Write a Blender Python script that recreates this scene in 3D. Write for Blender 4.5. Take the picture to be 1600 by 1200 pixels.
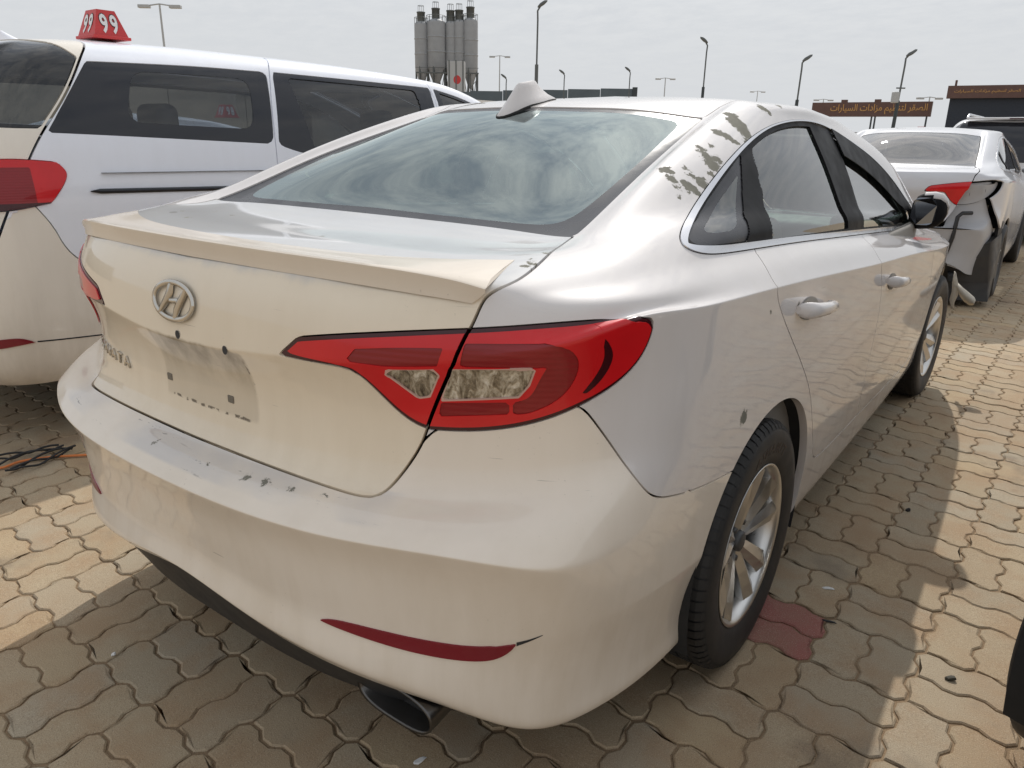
import bpy, bmesh, math, random
import numpy as np
from mathutils import Vector, Matrix, Euler
random.seed(7); RNG=np.random.default_rng(7)
for _o in list(bpy.data.objects): bpy.data.objects.remove(_o, do_unlink=True)
SC=bpy.context.scene; COL=SC.collection
# ---------------------------------------------------------------- camera
cam=bpy.data.cameras.new('camera'); cam_ob=bpy.data.objects.new('camera',cam); COL.objects.link(cam_ob); SC.camera=cam_ob
_yaw,_pitch,_roll=.6371,.3108,.0159
_cy,_sy,_cp,_sp=math.cos(_yaw),math.sin(_yaw),math.cos(_pitch),math.sin(_pitch)
_f=Vector((-_sy*_cp,_cy*_cp,-_sp)); _r=Vector((_cy,_sy,0)); _u=_r.cross(_f)
_r2=math.cos(_roll)*_r+math.sin(_roll)*_u; _u2=-math.sin(_roll)*_r+math.cos(_roll)*_u
_M=Matrix((_r2,_u2,-_f)).transposed().to_4x4(); _M.translation=Vector((1.4242,-1.7951,1.3544)); cam_ob.matrix_world=_M
cam.sensor_fit='HORIZONTAL'; cam.sensor_width=36.0; cam.lens=36.0*1175.78/1600
cam.shift_x=6.35/1600; cam.shift_y=-11.67/1600; cam.clip_start=.05; cam.clip_end=4000
# ---------------------------------------------------------------- light
SUN_DIR=Vector((-.36,1.05,1.0)).normalized()          # towards the sun
sun=bpy.data.lights.new('sun','SUN'); sun.energy=2.05; sun.angle=math.radians(.6); sun.color=(1,.955,.89)
sun_ob=bpy.data.objects.new('sun',sun); COL.objects.link(sun_ob)
sun_ob.rotation_euler=SUN_DIR.to_track_quat('Z','Y').to_euler()
SUN_EL=math.asin(SUN_DIR.z); SUN_AZ=math.atan2(SUN_DIR.x,SUN_DIR.y)
world=bpy.data.worlds.new('World'); SC.world=world; world.use_nodes=True
def build_world():
    nt=world.node_tree; nt.nodes.clear(); N=nt.nodes.new; L=nt.links.new
    out=N('ShaderNodeOutputWorld'); bg=N('ShaderNodeBackground'); L(bg.outputs[0],out.inputs[0])
    sky=N('ShaderNodeTexSky'); sky.sky_type='NISHITA'; sky.sun_disc=False
    sky.sun_elevation=SUN_EL; sky.sun_rotation=SUN_AZ; sky.air_density=1.0; sky.dust_density=1.6; sky.ozone_density=1.0
    # thin broken cloud: noise on a flat cloud layer, direction / (z+k)
    tc=N('ShaderNodeTexCoord'); sep=N('ShaderNodeSeparateXYZ'); L(tc.outputs['Generated'],sep.inputs[0])
    ad=N('ShaderNodeMath'); ad.operation='ADD'; ad.inputs[1].default_value=.12
    mx=N('ShaderNodeMath'); mx.operation='MAXIMUM'; mx.inputs[1].default_value=0.0; L(sep.outputs[2],mx.inputs[0]); L(mx.outputs[0],ad.inputs[0])
    dx=N('ShaderNodeMath'); dx.operation='DIVIDE'; L(sep.outputs[0],dx.inputs[0]); L(ad.outputs[0],dx.inputs[1])
    dy=N('ShaderNodeMath'); dy.operation='DIVIDE'; L(sep.outputs[1],dy.inputs[0]); L(ad.outputs[0],dy.inputs[1])
    cmb=N('ShaderNodeCombineXYZ'); L(dx.outputs[0],cmb.inputs[0]); L(dy.outputs[0],cmb.inputs[1])
    n1=N('ShaderNodeTexNoise'); n1.inputs['Scale'].default_value=1.6; n1.inputs['Detail'].default_value=9; n1.inputs['Roughness'].default_value=.62; n1.inputs['Distortion'].default_value=.6
    mp=N('ShaderNodeMapping'); mp.inputs['Scale'].default_value=(1.0,1.25,1); mp.inputs['Rotation'].default_value=(0,0,.5); L(cmb.outputs[0],mp.inputs[0]); L(mp.outputs[0],n1.inputs[0])
    rp=N('ShaderNodeValToRGB'); rp.color_ramp.elements[0].position=.36; rp.color_ramp.elements[1].position=.68
    rp.color_ramp.elements[0].color=(.72,.72,.72,1); rp.color_ramp.elements[1].color=(.97,.97,.97,1); L(n1.outputs[0],rp.inputs[0])
    n2=N('ShaderNodeTexNoise'); n2.inputs['Scale'].default_value=5.0; n2.inputs['Detail'].default_value=8; n2.inputs['Roughness'].default_value=.68; L(mp.outputs[0],n2.inputs[0])
    cr=N('ShaderNodeValToRGB'); cr.color_ramp.elements[0].position=.38; cr.color_ramp.elements[1].position=.62
    cr.color_ramp.elements[0].color=(4.0,4.4,5.0,1); cr.color_ramp.elements[1].color=(8.2,8.2,8.1,1); L(n2.outputs[0],cr.inputs[0])
    # thin cloud is brighter around the veiled sun
    dt=N('ShaderNodeVectorMath'); dt.operation='DOT_PRODUCT'; nz=N('ShaderNodeVectorMath'); nz.operation='NORMALIZE'; L(tc.outputs['Generated'],nz.inputs[0]); L(nz.outputs[0],dt.inputs[0]); dt.inputs[1].default_value=tuple(SUN_DIR)
    cl=N('ShaderNodeMath'); cl.operation='MAXIMUM'; cl.inputs[1].default_value=0; L(dt.outputs['Value'],cl.inputs[0])
    pw=N('ShaderNodeMath'); pw.operation='POWER'; pw.inputs[1].default_value=9.0; L(cl.outputs[0],pw.inputs[0])
    gl=N('ShaderNodeMath'); gl.operation='MULTIPLY_ADD'; gl.inputs[1].default_value=1.15; gl.inputs[2].default_value=.93; L(pw.outputs[0],gl.inputs[0])
    sc=N('ShaderNodeVectorMath'); sc.operation='SCALE'; L(cr.outputs[0],sc.inputs[0]); L(gl.outputs[0],sc.inputs['Scale'])
    mix=N('ShaderNodeMix'); mix.data_type='RGBA'; L(rp.outputs[0],mix.inputs['Factor']); L(sky.outputs[0],mix.inputs['A']); L(sc.outputs[0],mix.inputs['B'])
    # haze towards the horizon
    hz=N('ShaderNodeMapRange'); hz.inputs['From Min'].default_value=0; hz.inputs['From Max'].default_value=.85; hz.inputs['To Min'].default_value=.985; hz.inputs['To Max'].default_value=0
    hz.interpolation_type='SMOOTHSTEP'; L(mx.outputs[0],hz.inputs[0])
    mix2=N('ShaderNodeMix'); mix2.data_type='RGBA'; L(hz.outputs[0],mix2.inputs['Factor']); L(mix.outputs['Result'],mix2.inputs['A']); mix2.inputs['B'].default_value=(4.78,4.92,5.08,1)
    L(mix2.outputs['Result'],bg.inputs[0]); bg.inputs[1].default_value=.10
build_world()
SC.view_settings.view_transform='Standard'; SC.view_settings.look='None'; SC.view_settings.gamma=1; SC.view_settings.exposure=0.50
SC.view_settings.use_curve_mapping=False
SC.cycles.max_bounces=10; SC.cycles.transparent_max_bounces=24; SC.cycles.caustics_reflective=False; SC.cycles.caustics_refractive=False
SC.cycles.use_denoising=True
# ---------------------------------------------------------------- object helpers
def tag(o,label=None,cat=None,group=None,kind=None):
    if label: o['label']=label
    if cat: o['category']=cat
    if group: o['group']=group
    if kind: o['kind']=kind
    return o
def empty(name,loc=(0,0,0),rz=0,label=None,cat=None,group=None):
    o=bpy.data.objects.new(name,None); COL.objects.link(o); o.location=loc; o.rotation_euler=(0,0,rz); o.empty_display_size=.2
    return tag(o,label,cat,group)
def link(name,me,mat,parent=None):
    o=bpy.data.objects.new(name,me); COL.objects.link(o)
    if mat is not None:
        me.materials.clear()
        for m in (mat if isinstance(mat,(list,tuple)) else [mat]): me.materials.append(m)
    if parent is not None: o.parent=parent
    return o
def mesh(name,verts,faces,mat,parent=None,smooth=True,normals=None,matidx=None):
    me=bpy.data.meshes.new(name); me.from_pydata([tuple(map(float,v)) for v in verts],[],[tuple(map(int,f)) for f in faces]); 
    if smooth: me.polygons.foreach_set('use_smooth',[True]*len(me.polygons))
    me.update()
    if normals is not None: me.normals_split_custom_set_from_vertices([tuple(map(float,n)) for n in normals])
    o=link(name,me,mat,parent)
    if matidx is not None: me.polygons.foreach_set('material_index',matidx)
    return o
class MB:
    """collects simple shapes into one mesh"""
    def __init__(s): s.v=[]; s.f=[]; s.sm=[]
    def add(s,vs,fs,smooth=False):
        b=len(s.v); s.v+= [tuple(map(float,x)) for x in vs]; s.f+=[tuple(b+int(i) for i in f) for f in fs]; s.sm+=[smooth]*len(fs); return s
    def box(s,x0,x1,y0,y1,z0,z1,bev=0):
        if bev<=0:
            return s.add([(x0,y0,z0),(x1,y0,z0),(x1,y1,z0),(x0,y1,z0),(x0,y0,z1),(x1,y0,z1),(x1,y1,z1),(x0,y1,z1)],
                     [(0,3,2,1),(4,5,6,7),(0,1,5,4),(1,2,6,5),(2,3,7,6),(3,0,4,7)])
        bm=bmesh.new(); bmesh.ops.create_cube(bm,size=1); bmesh.ops.scale(bm,vec=(x1-x0,y1-y0,z1-z0),verts=bm.verts)
        bmesh.ops.bevel(bm,geom=bm.edges[:],offset=bev,segments=2,affect='EDGES',profile=.5)
        bmesh.ops.translate(bm,vec=((x0+x1)/2,(y0+y1)/2,(z0+z1)/2),verts=bm.verts); return s.bm(bm)
    def bm(s,bm,smooth=False):
        bm.verts.ensure_lookup_table(); bm.verts.index_update()
        s.add([v.co[:] for v in bm.verts],[[v.index for v in f.verts] for f in bm.faces],smooth); bm.free(); return s
    def tube(s,pts,r,n=10,caps=True,smooth=True):
        pts=[Vector(p) for p in pts]; rs=r if hasattr(r,'__len__') else [r]*len(pts); rings=[]
        up=Vector((0,0,1)); 
        for i,p in enumerate(pts):
            t=(pts[min(i+1,len(pts)-1)]-pts[max(i-1,0)]).normalized()
            a=t.cross(up) if abs(t.dot(up))<.95 else t.cross(Vector((1,0,0)))
            a.normalize(); b=t.cross(a).normalized()
            if i>0:
                # keep orientation continuous
                a2=prev-t*prev.dot(t)
                if a2.length>1e-4: a=a2.normalized(); b=t.cross(a)
            prev=a.copy()
            rings.append([p+(a*math.cos(2*math.pi*k/n)+b*math.sin(2*math.pi*k/n))*rs[i] for k in range(n)])
        vs=[q[:] for r_ in rings for q in r_]; fs=[]
        for i in range(len(pts)-1):
            for k in range(n): fs.append((i*n+k,i*n+(k+1)%n,(i+1)*n+(k+1)%n,(i+1)*n+k))
        s.add(vs,fs,smooth)
        if caps: s.add([q[:] for q in rings[0]],[tuple(range(n))]); s.add([q[:] for q in rings[-1]],[tuple(reversed(range(n)))])
        return s
    def lathe(s,prof,n=48,axis='x',c=(0,0,0),smooth=True):
        """prof: (radius, axial)"""
        vs=[];fs=[]
        for r,a in prof:
            for k in range(n):
                t=2*math.pi*k/n; y,z=r*math.cos(t),r*math.sin(t)
                vs.append((c[0]+a,c[1]+y,c[2]+z) if axis=='x' else (c[0]+y,c[1]+z,c[2]+a))
        for i in range(len(prof)-1):
            for k in range(n): fs.append((i*n+k,i*n+(k+1)%n,(i+1)*n+(k+1)%n,(i+1)*n+k))
        return s.add(vs,fs,smooth)
    def loft(s,rings,closed=True,caps=True,smooth=True):
        n=len(rings[0]); fs=[]
        for i in range(len(rings)-1):
            for k in range(n if closed else n-1): fs.append((i*n+k,i*n+(k+1)%n,(i+1)*n+(k+1)%n,(i+1)*n+k))
        s.add([p for r in rings for p in r],fs,smooth)
        if caps and closed: s.add(rings[0],[tuple(reversed(range(n)))]); s.add(rings[-1],[tuple(range(n))])
        return s
    def prism(s,poly,z0,z1,tf=lambda p:p):
        n=len(poly); s.add([tf((x,y,z0)) for x,y in poly]+[tf((x,y,z1)) for x,y in poly],
            [tuple(reversed(range(n))),tuple(range(n,2*n))]+[(i,(i+1)%n,n+(i+1)%n,n+i) for i in range(n)]); return s
    def build(s,name,mat,parent=None,recalc=True,weld=False):
        me=bpy.data.meshes.new(name); me.from_pydata(s.v,[],s.f)
        me.polygons.foreach_set('use_smooth',s.sm)
        if recalc or weld:
            bm=bmesh.new(); bm.from_mesh(me)
            if weld: bmesh.ops.remove_doubles(bm,verts=bm.verts,dist=1e-5)
            if recalc: bmesh.ops.recalc_face_normals(bm,faces=bm.faces)
            bm.to_mesh(me); bm.free()
        me.update(); return link(name,me,mat,parent)
def copy_tree(o,parent=None):
    c=o.copy(); COL.objects.link(c); c.parent=parent
    for ch in [x for x in bpy.data.objects if x.parent==o]: copy_tree(ch,c)
    return c
def catmull(pts,n=8,closed=False,corners=()):
    P=np.asarray(pts,float); m=len(P); out=[]
    segs=m if closed else m-1
    for i in range(segs):
        p1=P[i]; p2=P[(i+1)%m]
        p0=P[(i-1)%m] if (closed or i>0) else 2*p1-p2
        p3=P[(i+2)%m] if (closed or i+2<m) else 2*p2-p1
        if i in corners: p0=2*p1-p2
        if (i+1)%m in corners: p3=2*p2-p1
        l=np.linalg.norm(p2-p1)
        m1=(p2-p0)/max(np.linalg.norm(p1-p0)+l,1e-9)*l; m2=(p3-p1)/max(np.linalg.norm(p3-p2)+l,1e-9)*l
        for k in range(n):
            t=k/n; out.append((2*t**3-3*t**2+1)*p1+(t**3-2*t**2+t)*m1+(-2*t**3+3*t**2)*p2+(t**3-t**2)*m2)
    if not closed: out.append(P[-1])
    return np.array(out)
# ---------------------------------------------------------------- skin pieces: cut a shell into panels
class Piece:
    def __init__(s,shell,uv,faces): s.sh=shell; s.uv=uv; s.f=faces
    @staticmethod
    def grid(shell,us,vs):
        U,V=np.meshgrid(us,vs); uv=np.stack([U.ravel(),V.ravel()],1); n=len(us); m=len(vs)
        i=np.arange(n-1); j=np.arange(m-1); I,J=np.meshgrid(i,j); a=(J*n+I).ravel()
        return Piece(shell,uv,[tuple(q) for q in np.stack([a,a+1,a+n+1,a+n],1).tolist()])
    def pos(s):
        if not hasattr(s,'_p'): s._p,s._n=s.sh.ev(s.uv[:,0],s.uv[:,1],True)
        return s._p
    def nor(s): s.pos(); return s._n
    def clip(s,g):
        """keep g<0"""
        ins=g<0; F=[];uv=s.uv.tolist(); cache={}; base=len(uv)
        flags=ins.tolist(); gl=g.tolist()
        for f in s.f:
            c=sum(flags[i] for i in f)
            if c==len(f): F.append(f)
            elif c:
                o=[]
                for k,i in enumerate(f):
                    j=f[(k+1)%len(f)]
                    if flags[i]: o.append(i)
                    if flags[i]!=flags[j]:
                        e=(i,j) if i<j else (j,i)
                        if e not in cache:
                            t=gl[e[0]]/(gl[e[0]]-gl[e[1]]); t=min(max(t,1e-3),1-1e-3); a,b=uv[e[0]],uv[e[1]]
                            uv.append([a[0]+(b[0]-a[0])*t,a[1]+(b[1]-a[1])*t]); cache[e]=len(uv)-1
                        o.append(cache[e])
                if len(o)>2: F.append(tuple(o))
        uv=np.array(uv); used=np.unique(np.concatenate([np.array(f) for f in F])) if F else np.array([],int)
        mp=-np.ones(len(uv),int); mp[used]=np.arange(len(used))
        return Piece(s.sh,uv[used],[tuple(mp[list(f)].tolist()) for f in F])
    def sdist(s,poly,far=.25):
        """signed 3D distance to closed uv polygon, negative inside"""
        poly=np.asarray(poly); q=s.uv; out=np.full(len(q),1e3)
        lo=poly.min(0)-1.2; hi=poly.max(0)+1.2
        m=np.where(((q>lo)&(q<hi)).all(1))[0]; A=poly; B=np.roll(poly,-1,0)
        PQ=s.sh.ev(np.clip(poly[:,0],0,s.sh.C-1),np.clip(poly[:,1],0,s.sh.VR)); PQ=PQ+ (np.minimum(poly[:,:1],0)*np.array([[.3,0,0]]))
        # refine polyline
        A3=PQ; B3=np.roll(PQ,-1,0); d3=B3-A3; L2=np.maximum((d3**2).sum(1),1e-12)
        pos=s.pos()
        for ch in np.array_split(m,max(1,len(m)//3000)):
            x=q[ch,0][:,None]; y=q[ch,1][:,None]
            cond=(A[:,1]>y)!=(B[:,1]>y)
            with np.errstate(divide='ignore',invalid='ignore'):
                xi=A[:,0]+(y-A[:,1])*(B[:,0]-A[:,0])/(B[:,1]-A[:,1])
            ins=(np.where(cond,x<xi,False).sum(1)%2)==1
            p=pos[ch][:,None,:]; t=np.clip(((p-A3)*d3).sum(-1)/L2,0,1); e=p-A3-t[...,None]*d3
            dd=np.sqrt((e**2).sum(-1).min(1)); out[ch]=np.where(ins,-dd,dd)
        return out
    def cut(s,poly,gap=.004):
        d=s.sdist(poly); return s.clip(d+gap/2), s.clip(-d+gap/2)
    def boundary(s):
        cnt={}
        for f in s.f:
            for k in range(len(f)):
                a,b=f[k],f[(k+1)%len(f)]; 
                if (b,a) in cnt: del cnt[(b,a)]
                else: cnt[(a,b)]=1
        return list(cnt)
    def make(s,name,mat,parent,off=0.0,skirt=.012,mirror='none',offfn=None,skirtdir=None,flip=False):
        """mirror: none -> right side, left -> mirrored copy, both -> one mesh over the centre line"""
        p=s.pos(); n=s.nor(); p=p+n*(off if offfn is None else offfn(p,s)[:,None]); F=list(s.f); V=p; N=n
        if skirt>0:
            bd=[(a,b) for a,b in s.boundary() if not (mirror=='both' and abs(p[a,0])<2e-3 and abs(p[b,0])<2e-3)]
            if bd:
                ids=sorted({i for e in bd for i in e}); mp={i:k for k,i in enumerate(ids)}; nb=len(V)
                top=p[ids]; dirn=-n[ids] if skirtdir is None else np.broadcast_to(np.array(skirtdir,float),top.shape)
                # outward-ish normals of the rim
                rim=np.zeros_like(top)
                for a,b in bd:
                    t=p[b]-p[a]; o=np.cross(t,n[a]); o/=max(np.linalg.norm(o),1e-9); rim[mp[a]]+=o; rim[mp[b]]+=o
                rim/=np.maximum(np.linalg.norm(rim,axis=1,keepdims=True),1e-9)
                # small rounded edge: first ring shares the skin position with blended normal
                r=min(.0012,skirt*.2); ring0=top; ring1=top+dirn*r+rim*0; ring2=top+dirn*skirt
                V=np.concatenate([V,ring0,ring2]); N=np.concatenate([N,rim*.97+n[ids]*.25,rim])
                k0,k1=nb,nb+len(ids)
                for a,b in bd: F.append((k0+mp[b],k0+mp[a],k1+mp[a],k1+mp[b]))
        N=N/np.maximum(np.linalg.norm(N,axis=1,keepdims=True),1e-9)
        if mirror=='left': V=V*MIR; N=N*MIR; F=[tuple(reversed(f)) for f in F]
        if mirror=='both':
            k=len(V); V2=V*MIR; N2=N*MIR; F=F+[tuple(k+i for i in reversed(f)) for f in F]; V=np.concatenate([V,V2]); N=np.concatenate([N,N2])
        return mesh(name,V,F,mat,parent,normals=N)
# ---------------------------------------------------------------- materials
class NT:
    def __init__(s,name):
        s.m=bpy.data.materials.new(name); s.m.use_nodes=True; s.t=s.m.node_tree; s.t.nodes.clear()
        s.out=s.n('ShaderNodeOutputMaterial'); s._tc=None
    def n(s,t,**kw):
        k=s.t.nodes.new(t)
        for a,b in kw.items(): setattr(k,a,b)
        return k
    def l(s,a,b): s.t.links.new(a,b)
    def tc(s,w='Object'):
        if s._tc is None: s._tc=s.n('ShaderNodeTexCoord')
        return s._tc.outputs[w]
    def mapping(s,scale=(1,1,1),rot=(0,0,0),loc=(0,0,0),src=None):
        m=s.n('ShaderNodeMapping'); m.inputs['Scale'].default_value=scale; m.inputs['Rotation'].default_value=rot; m.inputs['Location'].default_value=loc
        s.l(src if src is not None else s.tc(),m.inputs[0]); return m.outputs[0]
    def noise(s,scale,detail=4,rough=.5,src=None,dist=0,col=False):
        k=s.n('ShaderNodeTexNoise'); k.inputs['Scale'].default_value=scale; k.inputs['Detail'].default_value=detail; k.inputs['Roughness'].default_value=rough; k.inputs['Distortion'].default_value=dist
        s.l(src if src is not None else s.tc(),k.inputs['Vector']); return k.outputs[1 if col else 0]
    def ramp(s,fac,stops,interp='LINEAR'):
        r=s.n('ShaderNodeValToRGB'); r.color_ramp.interpolation=interp; e=r.color_ramp.elements
        while len(e)>len(stops): e.remove(e[-1])
        while len(e)<len(stops): e.new(.5)
        for x,(p,c) in zip(e,stops): x.position=p; x.color=(c,c,c,1) if not hasattr(c,'__len__') else (*c[:3],1)
        s.l(fac,r.inputs[0]); return r.outputs[0]
    def mix(s,fac,a,b,mode='MIX'):
        m=s.n('ShaderNodeMix',data_type='RGBA',blend_type=mode)
        for k,v in (('Factor',fac),('A',a),('B',b)):
            i=m.inputs[k] if k=='Factor' else [q for q in m.inputs if q.name==k and q.type=='RGBA'][0]
            if hasattr(v,'is_linked'): s.l(v,i)
            elif k=='Factor': i.default_value=v
            else: i.default_value=(*v[:3],1)
        return [q for q in m.outputs if q.type=='RGBA'][0]
    def math(s,op,a,b=0.0,clamp=False):
        m=s.n('ShaderNodeMath',operation=op,use_clamp=clamp)
        for i,v in enumerate((a,b)):
            if hasattr(v,'is_linked'): s.l(v,m.inputs[i])
            else: m.inputs[i].default_value=v
        return m.outputs[0]
    def sep(s,src=None):
        k=s.n('ShaderNodeSeparateXYZ'); s.l(src if src is not None else s.tc(),k.inputs[0]); return k.outputs
    def rng(s,v,a,b,c=0.,d=1.,smooth=True):
        k=s.n('ShaderNodeMapRange'); k.interpolation_type='SMOOTHSTEP' if smooth else 'LINEAR'
        for n_,x in zip(('From Min','From Max','To Min','To Max'),(a,b,c,d)): k.inputs[n_].default_value=x
        s.l(v,k.inputs[0]); return k.outputs[0]
    def bump(s,h,strength=.2,dist=.002,normal=None):
        b=s.n('ShaderNodeBump'); b.inputs['Strength'].default_value=strength; b.inputs['Distance'].default_value=dist; s.l(h,b.inputs['Height'])
        if normal is not None: s.l(normal,b.inputs['Normal'])
        return b.outputs[0]
    def bsdf(s,**kw):
        p=s.n('ShaderNodeBsdfPrincipled'); s.p=p
        for k,v in kw.items():
            i=p.inputs[k]
            if hasattr(v,'is_linked'): s.l(v,i)
            elif hasattr(v,'__len__') and len(v)==3 and i.type=='RGBA': i.default_value=(*v,1)
            else: i.default_value=v
        s.l(p.outputs[0],s.out.inputs[0]); return p
def simple(name,col,rough=.5,metal=0.,bump=None,vary=.12,coat=0.,spec=.5,scale=6):
    t=NT(name); n=t.noise(scale,6,.6); c=t.mix(n,tuple(x*(1-vary) for x in col),tuple(min(1,x*(1+vary)) for x in col))
    r=t.rng(t.noise(scale*2.3,4),.3,.7,max(0,rough-.06),min(1,rough+.06))
    kw={'Base Color':c,'Roughness':r,'Metallic':metal,'Coat Weight':coat,'Specular IOR Level':spec}
    if bump: kw['Normal']=t.bump(t.noise(bump[0],4,.6),bump[1],bump[2])
    t.bsdf(**kw); return t.m
def paint(name,col,dirt=(.36,.30,.22),dirt_amt=.35,rough=.38,coat=.9,coatrough=.07,blobs=None,low=.9,scr=True,metal=0.,film=None,plate=None,ledge=None):
    """weathered car paint: colour, dust streaks, fine scratches, optional peeled patches"""
    t=NT(name); ob=t.tc()
    big=t.noise(2.2,5,.6); streak=t.noise(7,5,.6,src=t.mapping((2.2,2.2,.35)))
    x,y,z=t.sep()
    lowm=t.rng(z,.15,low,1.,.25)
    d=t.math('MULTIPLY',t.rng(t.math('ADD',t.math('MULTIPLY',big,.5),t.math('MULTIPLY',streak,.5)),.36,.68),lowm)
    d=t.math('MULTIPLY',d,dirt_amt)
    if film: col=t.mix(t.rng(t.math('ADD',z,t.math('MULTIPLY',t.math('SUBTRACT',streak,.5),.03)),film[1],film[2]),film[0],col)  # ground bounce painted in: brighter and warmer low down, plain colour above
    c=t.mix(d,col,dirt)
    speck=t.rng(t.noise(170,2,.5),.70,.76); c=t.mix(t.math('MULTIPLY',speck,t.math('MULTIPLY',t.rng(big,.5,.7),.35)),c,(.20,.17,.13))
    rr=t.rng(d,0,.4,rough,rough+.22)
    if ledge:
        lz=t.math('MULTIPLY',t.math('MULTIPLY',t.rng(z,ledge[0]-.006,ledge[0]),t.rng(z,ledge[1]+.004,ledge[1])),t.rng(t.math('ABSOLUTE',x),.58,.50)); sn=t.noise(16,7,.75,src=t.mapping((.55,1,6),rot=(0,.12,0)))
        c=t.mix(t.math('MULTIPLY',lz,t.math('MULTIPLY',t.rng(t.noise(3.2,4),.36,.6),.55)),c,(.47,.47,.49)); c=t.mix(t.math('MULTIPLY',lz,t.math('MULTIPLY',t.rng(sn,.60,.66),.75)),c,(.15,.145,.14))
    if plate:
        x0,x1,z0,z1=plate; wx=t.math('ADD',x,t.math('MULTIPLY',t.math('SUBTRACT',t.noise(30,3),.5),.012)); wz=t.math('ADD',z,t.math('MULTIPLY',t.math('SUBTRACT',t.noise(26,3),.5),.012))
        bx=t.math('MULTIPLY',t.math('MULTIPLY',t.rng(wx,x0-.006,x0+.006),t.rng(wx,x1+.006,x1-.006)),t.math('MULTIPLY',t.rng(wz,z0-.006,z0+.006),t.rng(wz,z1+.004,z1-.004)))
        sm=t.rng(t.noise(9,6,.65,src=t.mapping((1.6,1,1))),.30,.72); top=t.rng(z,z0+.04,z1)
        c=t.mix(t.math('MULTIPLY',bx,t.math('ADD',.25,t.math('MULTIPLY',t.math('MULTIPLY',sm,top),.75))),c,(.23,.185,.125))
        ln=t.math('MULTIPLY',t.math('MULTIPLY',t.rng(wz,z0-.004,z0-.001),t.rng(wz,z0+.005,z0+.002)),t.math('MULTIPLY',t.math('MULTIPLY',t.rng(x,x0+.02,x0+.03),t.rng(x,x1-.02,x1-.03)),t.rng(t.noise(55,3,.6),.46,.56)))
        l2=t.math('MULTIPLY',t.math('MULTIPLY',t.rng(wx,x1-.006,x1-.002),t.rng(wx,x1+.005,x1+.001)),t.math('MULTIPLY',t.math('MULTIPLY',t.rng(z,z0+.06,z0+.08),t.rng(z,z1,z1-.01)),t.rng(t.noise(40,3,.6),.5,.6)))
        c=t.mix(t.math('MULTIPLY',t.math('MAXIMUM',ln,l2),.85),c,(.05,.04,.03))
    if scr:
        s1=t.noise(9,2,.5,src=t.mapping((1,1,26),rot=(.35,.1,.2))); s2=t.noise(3.1,2)
        sc=t.math('MULTIPLY',t.rng(s1,.735,.76),t.rng(s2,.54,.62)); c=t.mix(t.math('MULTIPLY',sc,.4),c,(.16,.14,.12))
    cw=coat
    if blobs:
        wob=t.n('ShaderNodeVectorMath',operation='MULTIPLY_ADD'); nz=t.noise(40,5,.7,col=True)
        sub=t.n('ShaderNodeVectorMath',operation='SUBTRACT'); t.l(nz,sub.inputs[0]); sub.inputs[1].default_value=(.5,.5,.5)
        t.l(sub.outputs[0],wob.inputs[0]); wob.inputs[1].default_value=(.062,.062,.062); t.l(ob,wob.inputs[2])
        acc=None
        for bx,by,bz,br in blobs:
            ds=t.n('ShaderNodeVectorMath',operation='DISTANCE'); t.l(wob.outputs[0],ds.inputs[0]); ds.inputs[1].default_value=(bx,by,bz)
            v=t.math('SUBTRACT',ds.outputs['Value'],br); acc=v if acc is None else t.math('MINIMUM',acc,v)
        m=t.rng(acc,.0008,-.0008); gcol=t.mix(t.noise(60,4),(.16,.155,.13),(.25,.24,.20))
        rim=t.math('MULTIPLY',t.rng(acc,.006,.001),.25); c=t.mix(rim,c,(.45,.42,.38))
        c=t.mix(m,c,gcol); rr=t.math('ADD',rr,t.math('MULTIPLY',m,.35)); cw=t.math('MULTIPLY',t.math('SUBTRACT',1.,m),coat)
        nrm=t.bump(t.math('SUBTRACT',1.,m),.5,.0008)
    orange=t.bump(t.noise(240,2,.5),.015,.001)
    kw={'Base Color':c,'Roughness':rr,'Coat Weight':cw,'Coat Roughness':t.rng(d,0,.4,coatrough,coatrough+.07),'Metallic':metal,'Coat Normal':orange,'Specular IOR Level':.05}
    if blobs: kw['Normal']=nrm
    t.bsdf(**kw); return t.m
def glass(name,tint=(.55,.62,.60),dirt=.06,ior=1.5,dark=1.0,rough=.0,sheen=(1,1,1)):
    """thin pane: Fresnel mirror over tinted see-through, with a thin layer of dust"""
    t=NT(name); fr=t.n('ShaderNodeFresnel'); fr.inputs['IOR'].default_value=ior
    tr=t.n('ShaderNodeBsdfTransparent'); tr.inputs[0].default_value=(*[x*dark for x in tint],1)
    gl=t.n('ShaderNodeBsdfGlossy'); gl.inputs['Roughness'].default_value=rough; gl.inputs[0].default_value=(*sheen,1)
    df=t.n('ShaderNodeBsdfDiffuse'); df.inputs[0].default_value=(.42,.38,.32,1)
    f2=t.math('MULTIPLY',fr.outputs[0],1.35,True)
    mx=t.n('ShaderNodeMixShader'); t.l(f2,mx.inputs[0]); t.l(tr.outputs[0],mx.inputs[1]); t.l(gl.outputs[0],mx.inputs[2])
    m2=t.n('ShaderNodeMixShader'); t.l(t.math('MULTIPLY',t.rng(t.noise(5,6,.65),.25,.8),dirt),m2.inputs[0]); t.l(mx.outputs[0],m2.inputs[1]); t.l(df.outputs[0],m2.inputs[2])
    t.l(m2.outputs[0],t.out.inputs[0]); return t.m
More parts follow.
